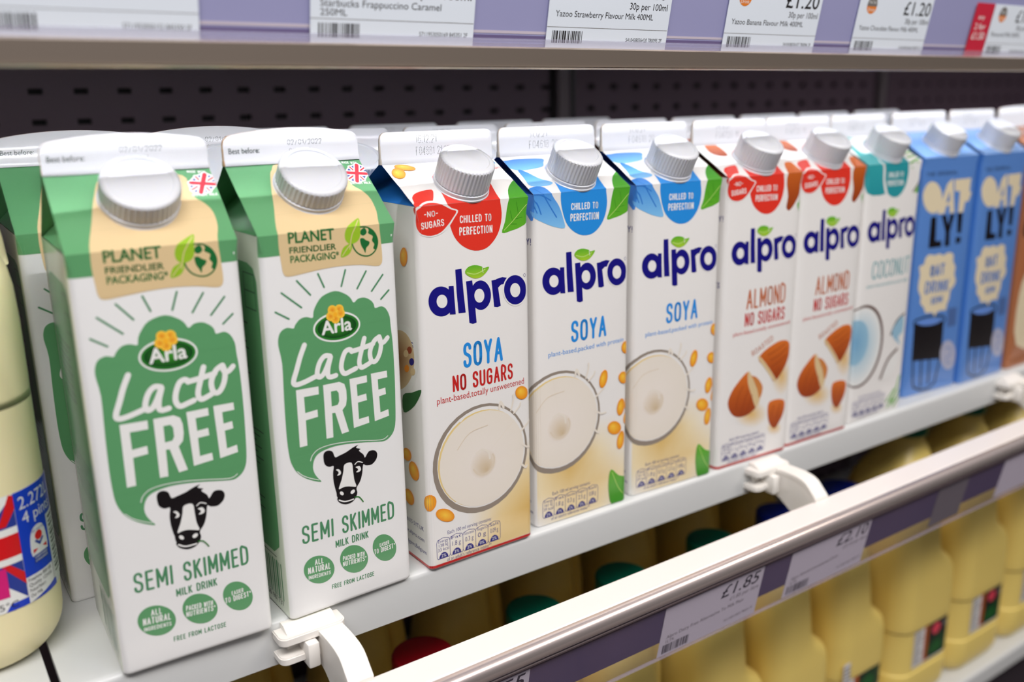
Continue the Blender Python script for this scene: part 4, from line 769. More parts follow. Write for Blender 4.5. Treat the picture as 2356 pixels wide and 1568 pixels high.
  ('S','nv',2,0,[(29.7,15.4),(29.7,6.9),(30.3,5.6),(37.6,5.6),(38.2,6.9),(38.2,15.4)],0.3),
  ('T','nv',2,'Sugars',(30.7,15.3),(37.2,15.3),1.8,0,'B'),
  ('T','nv',2,'0 g',(31.2,11.1),(36.7,11.1),2.8,0,'B'),
  ('P','nv',2,0,[(31.0,5.8),(31.3,7.3),(32.5,8.8),(34.0,9.3),(35.4,8.8),(36.6,7.3),(36.9,5.8)],None),
  ('T','w',3,'0%',(32.4,6.3),(35.5,6.3),1.9,0,'B'),
  ('S','nv',2,0,[(38.2,15.4),(38.7,17.0),(42.5,18.0),(46.2,17.0),(46.7,15.4)],0.3),
  ('S','nv',2,0,[(38.2,15.4),(38.2,6.9),(38.8,5.6),(46.1,5.6),(46.7,6.9),(46.7,15.4)],0.3),
  ('T','nv',2,'Salt',(39.2,15.3),(45.7,15.3),1.8,0,'B'),
  ('T','nv',2,'0.14 g',(39.7,11.1),(45.2,11.1),2.8,0,'B'),
  ('P','nv',2,0,[(39.5,5.8),(39.8,7.3),(41.0,8.8),(42.5,9.3),(43.9,8.8),(45.1,7.3),(45.4,5.8)],None),
  ('T','w',3,'2%',(40.9,6.3),(44.0,6.3),1.9,0,'B'),
  ('T','nv',2,"of an adult's reference intake**",(10.5,2.9),(40.5,2.9),2.1,0,'B'),
 ],
 'oat': [
  ('T','bk',1,'THE ORIGINAL',(2.6,185.9),(42.9,185.9),3.16,1.2,'S'),
  ('E','crm',1,(13.18,168.66),(12.06,-0.81),(2.05,-12.94),None,(0,0)),
  ('P','crm',1,0,[(20.8,154.8),(30.6,178.8),(37.5,182.6),(43.0,154.3),(37.0,154.3),(35.8,161.4),(31.5,160.3),(30.2,154.5)],None),
  ('P','oa',2,0,[(31.0,163.1),(34.2,172.6),(35.9,164.2)],None),
  ('P','crm',1,0,[(39.9,181.5),(62.0,181.6),(61.6,170.9),(64.7,169.3),(61.6,162.4),(56.7,162.2),(55.4,153.8),(48.4,153.9),(48.4,171.7),(41.5,172.1)],None),
  ('P','bk',1,0,[(13.6,152.4),(20.3,152.8),(21.9,132.5),(29.4,132.3),(29.8,127.0),(13.8,127.4)],None),
  ('P','bk',1,0,[(26.7,153.2),(32.7,153.2),(36.4,144.4),(37.9,153.3),(44.0,153.3),(39.6,138.5),(40.8,127.0),(34.0,126.8),(33.9,138.5)],None),
  ('P','bk',1,0,[(47.8,153.5),(55.4,153.3),(55.6,136.6),(49.9,136.7)],None),
  ('P','bk',1,0,[(48.9,133.4),(55.9,133.2),(56.0,128.2),(49.1,127.9)],None),
  ('P','crm',1,1,[(11.3,118.9),(15.4,121.9),(23.2,120.6),(28.4,121.6),(34.1,119.5),(40.0,121.4),(47.5,119.2),(48.5,113.1),(52.6,107.7),(52.0,101.8),(55.2,95.4),(52.3,90.6),(48.8,88.0),(48.4,81.0),(46.0,76.2),(45.2,71.2),(39.6,72.0),(32.7,70.8),(30.8,67.5),(27.1,71.6),(18.5,72.2),(15.4,77.1),(10.2,81.8),(10.2,86.7),(6.2,93.1),(5.9,100.0),(6.5,105.8),(4.7,112.8),(9.8,114.2)],None),
  ('T','oa',2,'OAT',(19.2,102.4),(37.6,103.1),10.02,2.2,'S'),
  ('T','oa',2,'DRINK',(14.4,88.7),(45.6,87.9),10.5,1.9,'S'),
  ('T','oa',2,'SEMI',(23.7,78.6),(39.2,79.1),6.15,1.4,'S'),
  ('P','bk',1,0,[(5.2,64.5),(44.3,62.1),(46.7,28.1),(6.9,31.9)],None),
  ('S','bk',1,1,[(5.2,64.5),(7.0,67.3),(23.7,68.8),(40.4,66.8),(45.1,64.1),(43.7,61.2),(25.1,59.7),(7.8,62.1),(5.2,64.5)],1.6),
  ('E','oa2',2,(24.46,63.65),(14.7,-0.7),(1.07,-2.96),None,(0,0)),
  ('S','bk',1,0,[(8.4,32.7),(10.8,12.7),(12.8,7.6),(22.8,3.4),(33.9,3.3),(41.2,7.3),(45.0,28.9)],1.9),
  ('S','bk',1,0,[(19.3,31.9),(22.0,6.5)],1.9),
  ('S','bk',1,0,[(30.4,30.7),(32.4,7.8)],1.9),
  ('P','gy2',1,0,[(49.0,72.2),(61.2,71.7),(62.3,55.5),(50.2,55.6)],None),
  ('E','gy3',1,(56.14,29.71),(11.36,-1.8),(2.26,-13.54),None,(0,0)),
  ('S','oa',2,1,[(51.0,36.3),(57.5,36.3),(60.2,29.6),(54.1,27.4),(56.7,21.7),(62.2,22.9)],0.8),
  ('S','dk',1,0,[(-50.0,150.0),(-12.0,150.0)],0.8),
  ('S','dk',1,0,[(-50.0,141.0),(-19.0,141.0)],0.8),
  ('S','dk',1,0,[(-50.0,132.0),(-17.0,132.0)],0.8),
  ('S','dk',1,0,[(-50.0,123.0),(-15.0,123.0)],0.8),
  ('S','dk',1,0,[(-50.0,114.0),(-13.0,114.0)],0.8),
  ('S','dk',1,0,[(-50.0,105.0),(-20.0,105.0)],0.8),
 ],
 'oat_brown': [
  ('P','crm',1,1,[(8.0,150.0),(60.0,155.0),(62.0,118.0),(10.0,115.0)],None),
  ('P','bk',2,1,[(2.0,140.0),(14.0,142.0),(14.0,126.0),(2.0,124.0)],None),
  ('P','crm',1,1,[(6.0,70.0),(20.0,95.0),(66.0,98.0),(66.0,20.0),(12.0,22.0)],None),
 ],
}


# ------------------------------------------------------------------ gable-top cartons
W=70.0
def lerp_grid(us,vs,G,u,v,cu,cv):
    i=0
    while i<len(us)-2 and us[i+1]<cu: i+=1
    j=0
    while j<len(vs)-2 and vs[j+1]<cv: j+=1
    a=(u-us[i])/(us[i+1]-us[i]); b=(v-vs[j])/(vs[j+1]-vs[j])
    P=G[i][j]*(1-a)*(1-b)+G[i+1][j]*a*(1-b)+G[i][j+1]*(1-a)*b+G[i+1][j+1]*a*b
    du=(G[i+1][j]-G[i][j])*(1-b)+(G[i+1][j+1]-G[i][j+1])*b; dv=(G[i][j+1]-G[i][j])*(1-a)+(G[i+1][j+1]-G[i+1][j])*a
    n=du.cross(dv); n.normalize(); return P,n
SIZES={'lacto':(193.6,30.5,12.4),'oat':(200.4,19.8,15.6),'oat_brown':(200.4,19.8,15.6)}
def carton(kind, base_col, side_col=None, gable_col=None, big_cap=False, arch=0, fin=(), cap_s=14.0, arch_rim=False):
    Hb,Hr,Hf=SIZES.get(kind,(200.4,19.8,15.6)); S=math.hypot(35,Hr); ca,sa=35/S,Hr/S
    us=[-70,-58,-46,-34,-22,-11,-3,-1.5,0,1.5,3,9,17,26,35,44,53,61,67,68.5,70,71.5,73,90,115,140]
    vs=[0,.8,2,10]+[20+11.5*k for k in range(14)]; vs=[v for v in vs if v<Hb-9]+[Hb-8,Hb-4,Hb-1.5,Hb]
    r=3.0
    def f(u,v):
        rr=r*min(1,(Hb-v)/8+.02)
        t=min(1,max(0,v/Hb)); bz=math.sin(math.pi*t)
        ins=.7*max(0,1-v/.8)
        if -70<=u<=-r: P=Vector((-.5*bz*math.sin(math.pi*(-u)/70),-u,v))
        elif u<r:
            th=(u+r)/(2*r)*math.pi/2; P=Vector((rr-rr*math.cos(th),rr-rr*math.sin(th),v))
            if abs(u)>r-.01 and u<0: P=Vector((0,r,v))
        elif u<=W-r: P=Vector((u,-1.1*bz*math.sin(math.pi*u/70),v))
        elif u<W+r:
            th=(u-W+r)/(2*r)*math.pi/2; P=Vector((W-rr+rr*math.sin(th),rr-rr*math.cos(th),v))
        else: P=Vector((W,u-W,v))
        if u==-r: P=Vector((-.5*bz*math.sin(math.pi*r/70),r,v))
        c=Vector((35,35,v)); d=c-P
        if ins: P=P+d.normalized()*ins
        return P
    G=[[f(u,v) for v in vs] for u in us]
    vr=[Hb,Hb+3,Hb+S*.25,Hb+S*.42,Hb+S*.6,Hb+S*.8,Hb+S]; ur=[u for u in us if 0<=u<=70]
    def fr(u,v):
        d=v-Hb; t=d/S; b=.9*math.sin(math.pi*t)*math.sin(math.pi*u/70)+.25*(1 if .3<t<.5 else 0)
        return Vector((u,d*ca-b*sa,Hb+d*sa+b*ca))
    GR=[[fr(u,v) for v in vr] for u in ur]
    bb=bmesh.new(); bg=bmesh.new(); cb=bb.loops.layers.float_color.new('Print'); cg=bg.loops.layers.float_color.new('Print')
    def addf(bm,cl,vv,cols):
        try: fc=bm.faces.new(vv)
        except ValueError: return
        for l,c in zip(fc.loops,cols): l[cl]=c
        fc.smooth=True
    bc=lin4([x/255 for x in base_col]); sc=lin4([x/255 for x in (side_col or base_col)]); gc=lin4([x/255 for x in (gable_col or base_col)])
    V=[[bb.verts.new(p*.001) for p in col] for col in G]
    for i in range(len(us)-1):
        for j in range(len(vs)-1):
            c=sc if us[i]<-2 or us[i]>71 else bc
            addf(bb,cb,(V[i][j],V[i+1][j],V[i+1][j+1],V[i][j+1]),[c]*4)
    for j in range(len(vs)-1): addf(bb,cb,(V[-1][j],V[0][j],V[0][j+1],V[-1][j+1]),[sc]*4)
    addf(bb,cb,[V[i][0] for i in reversed(range(len(us)))],[sc]*len(us))
    VR=[[bg.verts.new(p*.001) for p in col] for col in GR]
    for i in range(len(ur)-1):
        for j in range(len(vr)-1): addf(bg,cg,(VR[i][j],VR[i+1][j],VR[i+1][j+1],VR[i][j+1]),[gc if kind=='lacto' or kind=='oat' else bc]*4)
    # back slope and tucked gusset sides
    q=lambda x,y,z: bg.verts.new((x*.001,y*.001,z*.001))
    addf(bg,cg,(q(70,70,Hb),q(0,70,Hb),q(0,35,Hb+Hr),q(70,35,Hb+Hr)),[gc]*4)
    for x,sgn in ((0,1),(70,-1)):
        m=(x+sgn*21,35,Hb+Hr*.86); e=.4*sgn
        for tri in (((x+e,1,Hb),(x+e,69,Hb),m),((x+e,.6,Hb),m,(x+e,34.4,Hb+Hr-.4)),((x+e,69.4,Hb),(x+e,35.6,Hb+Hr-.4),m)):
            addf(bg,cg,[q(*t) for t in tri],[gc]*3)
    art=Art()
    for e in ART[kind]: art.entry(e)
    cutsu=[u for u in us if -70<u<75]; cutsv=[v for v in vs[1:-1]]+[Hb]+vr[1:-1]
    def put(pts,cols,off):
        cu=sum(p[0] for p in pts)/len(pts); cv=sum(p[1] for p in pts)/len(pts)
        if cv>Hb:
            if cu<0 or cu>70 or cv>Hb+S: return
            U,VV,GG,bm,cl=ur,vr,GR,bg,cg
        else:
            if cv<0 or cu<-70 or cu>73: return
            U,VV,GG,bm,cl=us,vs,G,bb,cb
        vv=[]
        for p in pts:
            P,n=lerp_grid(U,VV,GG,p[0],min(p[1],VV[-1]),cu,cv); vv.append(bm.verts.new((P+n*off)*.001))
        addf(bm,cl,vv,[lin4(c) for c in cols])
    art.emit(put,cutsu,cutsv)
    root=empty(kind)
    body=link('body',bb,M_BOARD,root); gable=link('gable_top',bg,M_BOARD,root)
    # top fin: two board leaves pressed together, crimped band near the top
    bf=bmesh.new(); cf=bf.loops.layers.float_color.new('Print'); z0=Hb+Hr-1.0; n=20; t=1.1
    out=[]
    def top(x):
        e=min(x,70-x); rc=4.0; z=Hf+1.0+arch*(1-((x-35)/35)**2)
        return z-(rc-math.sqrt(max(0,rc*rc-(rc-e)**2)) if e<rc else 0)
    xs=[0,.5,1.2,2.4,4]+[4+62*k/14 for k in range(1,14)]+[66,67.6,68.8,69.5,70]
    hs=[0,.16,.2,.56,.6,1.0]; ty=[2.0,1.8,1.25,1.2,.95,.9]
    grid={}
    for s_ in (-1,1):
        for i,x in enumerate(xs):
            for j,h in enumerate(hs):
                tz=Hf+1.0
                z=z0+(h*tz if h<1 else top(x)); z=min(z,z0+top(x))
                grid[s_,i,j]=bf.verts.new((x*.001,(35+s_*ty[j])*.001,z*.001))
    fw=lin4([x/255 for x in (222,222,226)]); rim=lin4([x/255 for x in ((206,160,104) if arch_rim else (226,214,200))])
    for i in range(len(xs)-1):
        for j in range(len(hs)-1):
            addf(bf,cf,(grid[-1,i,j],grid[-1,i+1,j],grid[-1,i+1,j+1],grid[-1,i,j+1]),[fw]*4)
            addf(bf,cf,(grid[1,i+1,j],grid[1,i,j],grid[1,i,j+1],grid[1,i+1,j+1]),[fw]*4)
        addf(bf,cf,(grid[-1,i,5],grid[-1,i+1,5],grid[1,i+1,5],grid[1,i,5]),[rim]*4)
    for i in (0,len(xs)-1):
        for j in range(len(hs)-1): addf(bf,cf,[grid[-1,i,j],grid[-1,i,j+1],grid[1,i,j+1],grid[1,i,j]],[rim]*4)
    fa=Art()
    for e in fin: fa.entry(e)
    def putf(pts,cols,off):
        vv=[]
        for x,z in pts:
            h=(z+1)/(Hf+1.0); k=0
            while k<4 and hs[k+1]<h: k+=1
            y=ty[k]+(ty[k+1]-ty[k])*(h-hs[k])/(hs[k+1]-hs[k]); vv.append(bf.verts.new((x*.001,(35-y-off)*.001,(Hb+Hr+z)*.001)))
        addf(bf,cf,vv,[lin4(c) for c in cols])
    if fin: fa.emit(putf,(),[h*(Hf+1)-1 for h in hs[1:-1]])
    link('top_seal',bf,M_BOARD,root)
    # screw cap standing square on the front slope
    if cap_s:
        n=Vector((0,-sa,ca)); M=Matrix.Translation(Vector((35,cap_s*ca,Hb+cap_s*sa))*.001)@Vector((0,0,1)).rotation_difference(n).to_matrix().to_4x4()
        R=16.6 if big_cap else 14.8; H=13.0 if big_cap else 17.2
        k=.001
        bc_=bmesh.new()
        lathe(bc_,[(a*k,b*k) for a,b in [(R-.4,3.4),(R,3.6),(R,H-2.2),(R-.25,H-1.2),(R-1.1,H-.3),(R-2.2,H),(R-3.2,H),(R-3.6,H-.35),(3,H-.35),(2.2,H-.15),(.3,H-.15)]],seg=176,rib=(1,2,.00045,44),M=M)
        cp=link('screw_cap',bc_,M_CAP,root); sharp(cp,40)
        bt=bmesh.new()
        lathe(bt,[(a*k,b*k) for a,b in [(R-2.0,-.6),(R+.6,-.4),(R+.7,.6),(R+.2,1.0),(R+.25,2.7),(R-.4,3.1),(R-1.5,3.1)]],seg=72,M=M)
        tb=link('tamper_band',bt,M_CAP,cp); sharp(tb,40)
    return root
def clone(o,parent=None):
    c=o.copy(); COL.objects.link(c)
    for k in ('label','category','group'):
        if k in c: del c[k]
    if parent: c.parent=parent; c.matrix_parent_inverse=o.matrix_parent_inverse
    for ch in o.children: clone(ch,c)
    return c
AF=[('T','dk',1,'Best before:',(2.5,4.6),(17.5,4.6),2.6,0,'B'),('T','dk',1,'02/01/2022',(32,7.6),(50,7.6),2.6,0,'D'),('T','dk',1,'03:12 L',(32.5,3.4),(45,3.4),2.6,0,'D')]
def dates(a,b): return [('T','dk',1,a,(21,9.4),(34,9.4),4.2,0,'D'),('T','dk',1,b,(21,3.2),(42,3.2),4.4,0,'D')]
PROTO={
 'lacto':carton('lacto',(236,236,236),(214,222,206),(92,156,104),True,3.4,AF,26.5,True),
 'soya_plain':carton('soya_plain',(236,234,232),None,(30,110,190),False,0,dates('16.12.21','F04881 21:07'),14.6),
 'soya':carton('soya',(236,234,232),None,(24,70,150),False,0,dates('31.12.21','F04618 20'),14.6),
 'almond':carton('almond',(236,234,232),None,(120,50,24),False,0,dates('24.12.21','F04720 11'),14.6),
 'coconut':carton('coconut',(236,234,232),None,(40,150,160),False,0,dates('19.11.21','F04533 07'),14.6),
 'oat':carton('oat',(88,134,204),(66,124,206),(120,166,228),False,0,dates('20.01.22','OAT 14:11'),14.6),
 'oat_brown':carton('oat_brown',(168,104,66),(168,104,66),(190,150,120),False,2.0,(),14.6)}
ASM={'lacto':'milk_carton'}
used=set()
def place(kind,x,y,rot,label,cat='carton',group=None):
    p=PROTO[kind]
    if kind in used: o=clone(p)
    else: o=p; used.add(kind)
    o.location=(x,y,0); o.rotation_euler=(0,0,rot)
    o.name={'lacto':'milk_carton','soya_plain':'soya_drink_carton','soya':'soya_drink_carton','almond':'almond_drink_carton','coconut':'coconut_drink_carton','oat':'oat_drink_carton','oat_brown':'brown_drink_carton'}[kind]
    tag(o,label,cat,group); return o
G1='cartons in the front row of the shelf'
place('lacto',-.0495,-.0063,-.0257,'green and white lactose-free milk carton beside the big cream milk jug',group=G1)
place('lacto',.0299,-.0074,.0323,'green and white lactose-free milk carton next to the red no-sugars soya carton',group=G1)
place('soya_plain',.1118,-.0051,.0131,'white soya carton with red no-sugars drop and whole bowl of milk',group=G1)
place('soya',.1894,.0015,-.0142,'blue-leaf soya carton right beside the red no-sugars soya carton',group=G1)
place('soya',.2652,.0018,-.0497,'blue-leaf soya carton standing against the first almond carton',group=G1)
place('almond',.3414,-.0011,-.0356,'almond carton with red drop standing next to a blue-leaf soya carton',group=G1)
place('almond',.4139,-.0014,-.0162,'almond carton with red drop standing next to the teal coconut carton',group=G1)
place('coconut',.4901,.0003,.0164,'white coconut drink carton with teal cap patch and halved coconut',group=G1)
place('oat',.5823,.0125,-.0675,'blue oat drink carton touching the coconut carton',group=G1)
place('oat',.6560,.0051,-.0076,'blue oat drink carton next to the brown carton',group=G1)
place('oat_brown',.7330,.004,0,'brown carton with cream patches cut off by the picture edge',group=G1)
G2='cartons in the row behind the front row'
for k,x,lab in (('lacto',-.057,'green milk carton half hidden behind the milk jug and the first green carton'),('lacto',.0140,'green milk carton in the gap behind the two front green milk cartons'),
  ('soya_plain',.0880,'carton behind the second green milk carton with beige cap showing'),('soya',.1686,'soya carton behind the red no-sugars soya carton'),('soya',.2449,'soya carton behind the first blue-leaf soya carton'),
  ('almond',.3235,'almond carton behind the second blue-leaf soya carton'),('almond',.3986,'almond carton behind the first front almond carton'),('coconut',.4740,'coconut carton hidden behind the second front almond carton'),('oat',.5620,'oat carton behind the first blue oat carton'),('oat',.6400,'oat carton behind the second blue oat carton')):
    place(k,x,.0765 if k=='lacto' else .088 if k=='oat' else .0757,0,lab,group=G2)
G3='cartons in the third row, deep in the shelf'
for k,x,lab in (('soya',.1664,'third-row carton deep behind the red no-sugars soya carton'),('soya',.2525,'third-row carton deep behind the first blue-leaf soya carton'),('almond',.3310,'third-row carton deep behind the second blue-leaf soya carton'),('soya_plain',.0820,'third-row carton deep behind the second green milk carton')):
    place(k,x,.150,0,lab,group=G3)

# ------------------------------------------------------------------ shelving
X0,X1=-1.0,2.2
bm=bmesh.new()
def gridwall(bm,x0,x1,z0,z1,y,px,pz,hw,hh,ox,oz):
    xs=[x0];k=math.ceil((x0-ox)/px)
    while ox+k*px<x1-hw:
        c=ox+k*px
        if c-hw>x0: xs+=[c-hw,c+hw]
        k+=1
    xs.append(x1)
    zs=[z0];k=math.ceil((z0-oz)/pz)
    while oz+k*pz<z1-hh:
        c=oz+k*pz
        if c-hh>z0: zs+=[c-hh,c+hh]
        k+=1
    zs.append(z1)
    V=[[bm.verts.new((x,y,z)) for z in zs] for x in xs]
    for i in range(len(xs)-1):
        for j in range(len(zs)-1):
            vv=(V[i][j],V[i+1][j],V[i+1][j+1],V[i][j+1])
            if i%2==1 and j%2==1:   # punched slot: walls going back and a dark floor
                d=[bm.verts.new((v.co.x,y+.006,v.co.z)) for v in vv]
                for a in range(4): bm.faces.new((vv[a],vv[(a+1)%4],d[(a+1)%4],d[a])).material_index=1
                bm.faces.new(d).material_index=1
            else: bm.faces.new(vv)
gridwall(bm,X0,.500,-.70,1.1,.40,.0326,.0232,.0052,.0022,.0058,.2633)
tag(link('wall_back',bm,[M_WALL,M_SLOT]),'dark perforated steel back panel of the fridge','wall',kind='structure')
bm=bmesh.new(); gridwall(bm,.536,1.075,-.70,1.1,.40,.0326,.0232,.0048,.0030,.5580,.2633)
tag(link('wall_back_middle',bm,[M_WALL,M_SLOT]),'dark perforated steel back panel right of the first upright','wall',kind='structure')
bm=bmesh.new(); gridwall(bm,1.105,X1,-.70,1.1,.40,.0326,.0232,.0048,.0022,1.14,.2633)
tag(link('wall_back_far',bm,[M_WALL,M_SLOT]),'dark steel back panel at the far end','wall',kind='structure')
def upright(x0,x1,label):
    t=empty('shelf_upright',((x0+x1)/2,.40,-.7)); w=(x1-x0)/2
    b=bmesh.new(); box(b,-w*.45,-.004,0,w*.45,.02,1.8,.001); link('post',b,M_POST,t)
    for s in (-1,1):
        b=bmesh.new(); box(b,s*w*.72-w*.26,.004,0,s*w*.72+w*.26,.018,1.8); link('slot_groove',b,M_SLOT,t)
    tag(t,label,'upright','uprights of the fridge shelving')
upright(.5005,.5355,'steel upright with two dark grooves between the perforated back panels')
upright(1.0755,1.1045,'pale steel upright at the far end of the back panel')
bm=bmesh.new(); box(bm,X0,-2.4,-1.25,X1,.42,-1.2); tag(link('floor',bm,mat('shop_floor',(120,112,110),.4)),'grey shop floor in front of the fridge','floor',kind='structure')

def shelf(name,x0,x1,z,y0,lip,label):
    t=empty(name,((x0+x1)/2,y0,z)); hx=(x1-x0)/2
    b=bmesh.new(); box(b,-hx,.0060,-.004,hx,.40-y0,0); link('deck',b,M_SHELF,t)
    b=bmesh.new(); r=.0035; pts=[(.006,0)]+[(r-r*math.sin(a)-0,-r+r*math.cos(a)) for a in [math.pi/2*k/6 for k in range(7)]]+[(0,-lip+.001),(.001,-lip),(.006,-lip),(.006,-lip+.003),(.003,-lip+.004),(.003,-.006),(.006,-.004)]
    prism_x(b,pts,-hx,hx); o=link('front_lip',b,M_SHELF,t); sharp(o,30)
    tag(t,label,'shelf'); return t
shelf('fridge_shelf',-.0738,X1,0,-.003,.0251,'white steel shelf carrying the front row of cartons')
shelf('fridge_shelf',X0,-.0778,0,-.003,.0251,'white steel shelf under the big cream milk jug')
shelf('fridge_shelf',X0,X1,-.323,-.002,.02,'white lower shelf under the capped milk bottles')
shelf('fridge_shelf',X0,X1,.367,.0,.022,'white upper shelf carrying the upper price rail')
bm=bmesh.new(); box(bm,X0,.02,-1.2,X1,.40,-.36,.002); tag(link('fridge_plinth',bm,M_DARK),'dark plinth below the lowest shelf','plinth',kind='structure')
# lamp channel below the upper shelf
t=empty('shelf_lamp',(.45,-.0145,.3415))
b=bmesh.new(); box(b,-1.35,-.0039,-.0735,1.35,.0100,-.0725); box(b,-1.35,-.0039,-.0735,1.35,-.0033,-.0305); link('light_shade',b,M_HOUSE,t)
b=bmesh.new(); box(b,-1.3,-.0035,-.0325,1.3,.0035,-.0275,.001); link('lamp_strip',b,mat('lamp_diffuser',(240,240,240),.4),t)
b=bmesh.new(); box(b,-1.35,-.0039,-.0305,1.35,.0045,.0210); link('mount',b,M_HOUSE,t)
tag(t,'strip lamp under the front edge of the upper shelf','lamp')

# ------------------------------------------------------------------ price rails and tickets
TILT=math.radians(11)
def rail(x0,x1,yb,zb,lower):
    """local origin: front bottom edge of the ticket window, tilted forward at the top"""
    return lambda u,v,off=0.: Vector((x0+u*.001, yb-v*.001*math.sin(TILT)-off*.001*math.cos(TILT), zb+v*.001*math.cos(TILT)-off*.001*math.sin(TILT)))
UY,UZ=-.02,.2742
UP=rail(0,0,UY,UZ,False); LO=rail(0,0,-.0600,-.0735,True)
t=empty('price_rail',(0,0,.345))
def strip(t,F,u0,u1,v0,v1,off0,off1,name,m,oz):
    b=bmesh.new(); vs=[b.verts.new(F(u,v,o)-Vector((0,0,oz))) for u in (u0,u1) for v in (v0,v1) for o in (off0,off1)]
    for f in ((0,1,3,2),(4,6,7,5),(0,4,5,1),(2,3,7,6),(0,2,6,4),(1,5,7,3)): b.faces.new([vs[i] for i in f])
    bmesh.ops.recalc_face_normals(b,faces=b.faces[:]); return link(name,b,m,t)
A0,A1=-900,2000
strip(t,UP,A0,A1,-.5,70,-1.4,-1.0,'backing',M_BACKING,.345)
b=bmesh.new(); prism_x(b,[(-.0255,-.0785+.0002),(-.0210,-.0786),(-.0200,-.0785),(-.0200,-.0705),(-.0250,-.0690),(-.0262,-.0698)],-.9,2.0); link('bottom_trim',b,M_ALU,t)
b=bmesh.new(); prism_x(b,[(-.0264,-.0787),(-.0254,-.0795),(-.0210,-.0795),(-.0210,-.0787)],-.9,2.0); link('trim_edge',b,mat('bright_edge',(226,214,200),.2,.8),t)
for v,wd in ((1.4,.5),(3.2,.4),(5.0,.5),(8.2,1.3)):
    strip(t,UP,A0,A1,v,v+wd,-.98,-.55 if v<6 else -.9,'ridge',mat('pale_ridge',(206,196,208),.25) if v>6 else M_CLEAR2,.345)
strip(t,UP,A0,A1,5.8,7.4,-.98,-.93,'groove_shade_strip',mat('violet_painted_shade',(112,100,140),.3),.345)  # flat strip, nothing cut in; groove shade is put into its darker violet
strip(t,UP,A0,A1,0,6.2,.5,.8,'clear_lip',M_CLEAR2,.345)
b=bmesh.new(); box(b,-.9,-.0365,-.0065,2.0,-.0200,.0180); link('hanger',b,M_SHELF,t)
tag(t,'lilac price rail with aluminium lip along the upper shelf','price rail')

t=empty('price_rail',(0,-.05,-.03)); O=Vector((0,-.05,-.03))
b=bmesh.new(); prism_x(b,[(y+.05,z+.03) for y,z in [(-.0475,-.0198),(-.0475,-.0228),(-.0640,-.0232),(-.0668,-.0212),(-.0655,-.0200)]],-.5,2.0); sharp(link('top_flange',b,M_RAILTOP,t),30)
b=bmesh.new(); cy,cz,R=-.0672,-.0262,.0056
pts=[(cy+R*math.cos(a)+.05,cz+R*math.sin(a)+.03) for a in [math.radians(80+200*k/14) for k in range(15)]]+[(-.0640+.05,-.0318+.03),(-.0640+.05,-.0208+.03)]
prism_x(b,pts,-.5,2.0); sharp(link('nosing',b,M_ALUP,t),30)
b=bmesh.new(); prism_x(b,[(y+.05,z+.03) for y,z in [(-.0696,-.0314),(-.0703,-.0322),(-.0700,-.0333),(-.0655,-.0333),(-.0655,-.0314)]],-.5,2.0); link('bead',b,mat('brown_bead',(104,88,92),.3),t)
OZ=0
def LO2(u,v,off=0.): return LO(u,v,off)-Vector((0,-.05,-.03))
strip(t,LO2,-500,2000,-.3,41.2,.6,1.0,'clear_cover',M_CLEAR,0)
strip(t,LO2,-500,2000,12.5,41.2,-.5,-.2,'channel_film',M_VIOLET,0)
strip(t,LO2,-500,2000,-.6,.5,-.6,1.2,'bottom_bead',M_CLEAR2,0)
strip(t,LO2,-500,2000,38.6,41.2,-1.2,.5,'channel_back',mat('brown_channel',(92,74,84),.4),0)
tag(t,'clear tilted price rail with white top hanging in front of the carton shelf','price rail')

def bars(x,y,w,h,seed):
    rnd=random.Random(seed); out=[]; u=0
    while u<w-.4:
        b=rnd.choice((.35,.35,.7,1.0)); out.append(('P','bk',2,0,[(x+u,y),(x+u+b,y),(x+u+b,y+h),(x+u,y+h)],None)); u+=b+rnd.choice((.35,.5,.8))
    return out
def ticket(F,x,w,v0,h,items,label,group,bg='tw'):  # default upper-rail paper: the cool light there is put into its bluish white
    b=bmesh.new(); cl=b.loops.layers.float_color.new('Print'); o0=F(x+w/2,v0)
    def add(pts,cols):
        f=b.faces.new([b.verts.new(p-o0) for p in pts])
        for l,c in zip(f.loops,cols): l[cl]=c
    c=lin4([k/255 for k in PAL[bg]]); K=[F(x+a,v0+d,o) for o in (.0,.25) for a,d in ((0,0),(w,0),(w,h),(0,h))]
    for q in ((4,5,6,7),(3,2,1,0),(0,1,5,4),(1,2,6,5),(2,3,7,6),(3,0,4,7)): add([K[i] for i in q],[c]*4)
    art=Art()
    for e in items: art.entry(e)
    if items: art.emit(lambda pts,cols,off: add([F(x+p[0],v0+p[1],.25+off) for p in pts],[lin4(c) for c in cols]),base=.02,step=.02)
    o=link('price_ticket',b,M_PAPER); o.location=o0; tag(o,label,'price ticket',group); return o
def upt(name,num,price='£1.20',badge=True,sd=1,w=82.,per='30p per 100ml',name2=None):
    it=[('T','blk2',2,name,(4.5,15.6),(4.5+min(66,len(name)*2.05),15.6),3.0,0,'B'),('P','gr',2,0,[(0,10.4),(w,10.4),(w,10.65),(0,10.65)],None),
        ('T','blk2',2,num,(w-29,4.2),(w-3,4.2),2.0,0,'B')]+bars(3.6,2.8,20,6,sd)
    if per: it.append(('T','blk2',2,per,(w-29,20.6),(w-2,20.6),3.4,0,'B'))
    if price: it.append(('T','bk',2,price,(w-33,26.2),(w-3,26.2),8.6,.35,'B'))
    if name2: it.append(('T','blk2',2,name2,(4.5,11.9),(17,11.9),2.8,0,'B'))
    if badge: it+=[('E','gr',2,(13.,31.),(5.2,0),(0,5.4),None,(0,0)),('P','or_',3,0,[(7.9,30.2)]+[(13-5.2*math.cos(a),30.2-4.6*math.sin(a)) for a in [math.pi*k/10 for k in range(1,10)]]+[(18.1,30.2)],None),
        ('T','w',4,'Drink',(9.5,27.2),(16.5,27.2),2.0,0,'B'),('T','w',4,'Meal Deal',(9.3,32),(16.7,32),1.8,0,'B')]
    return it
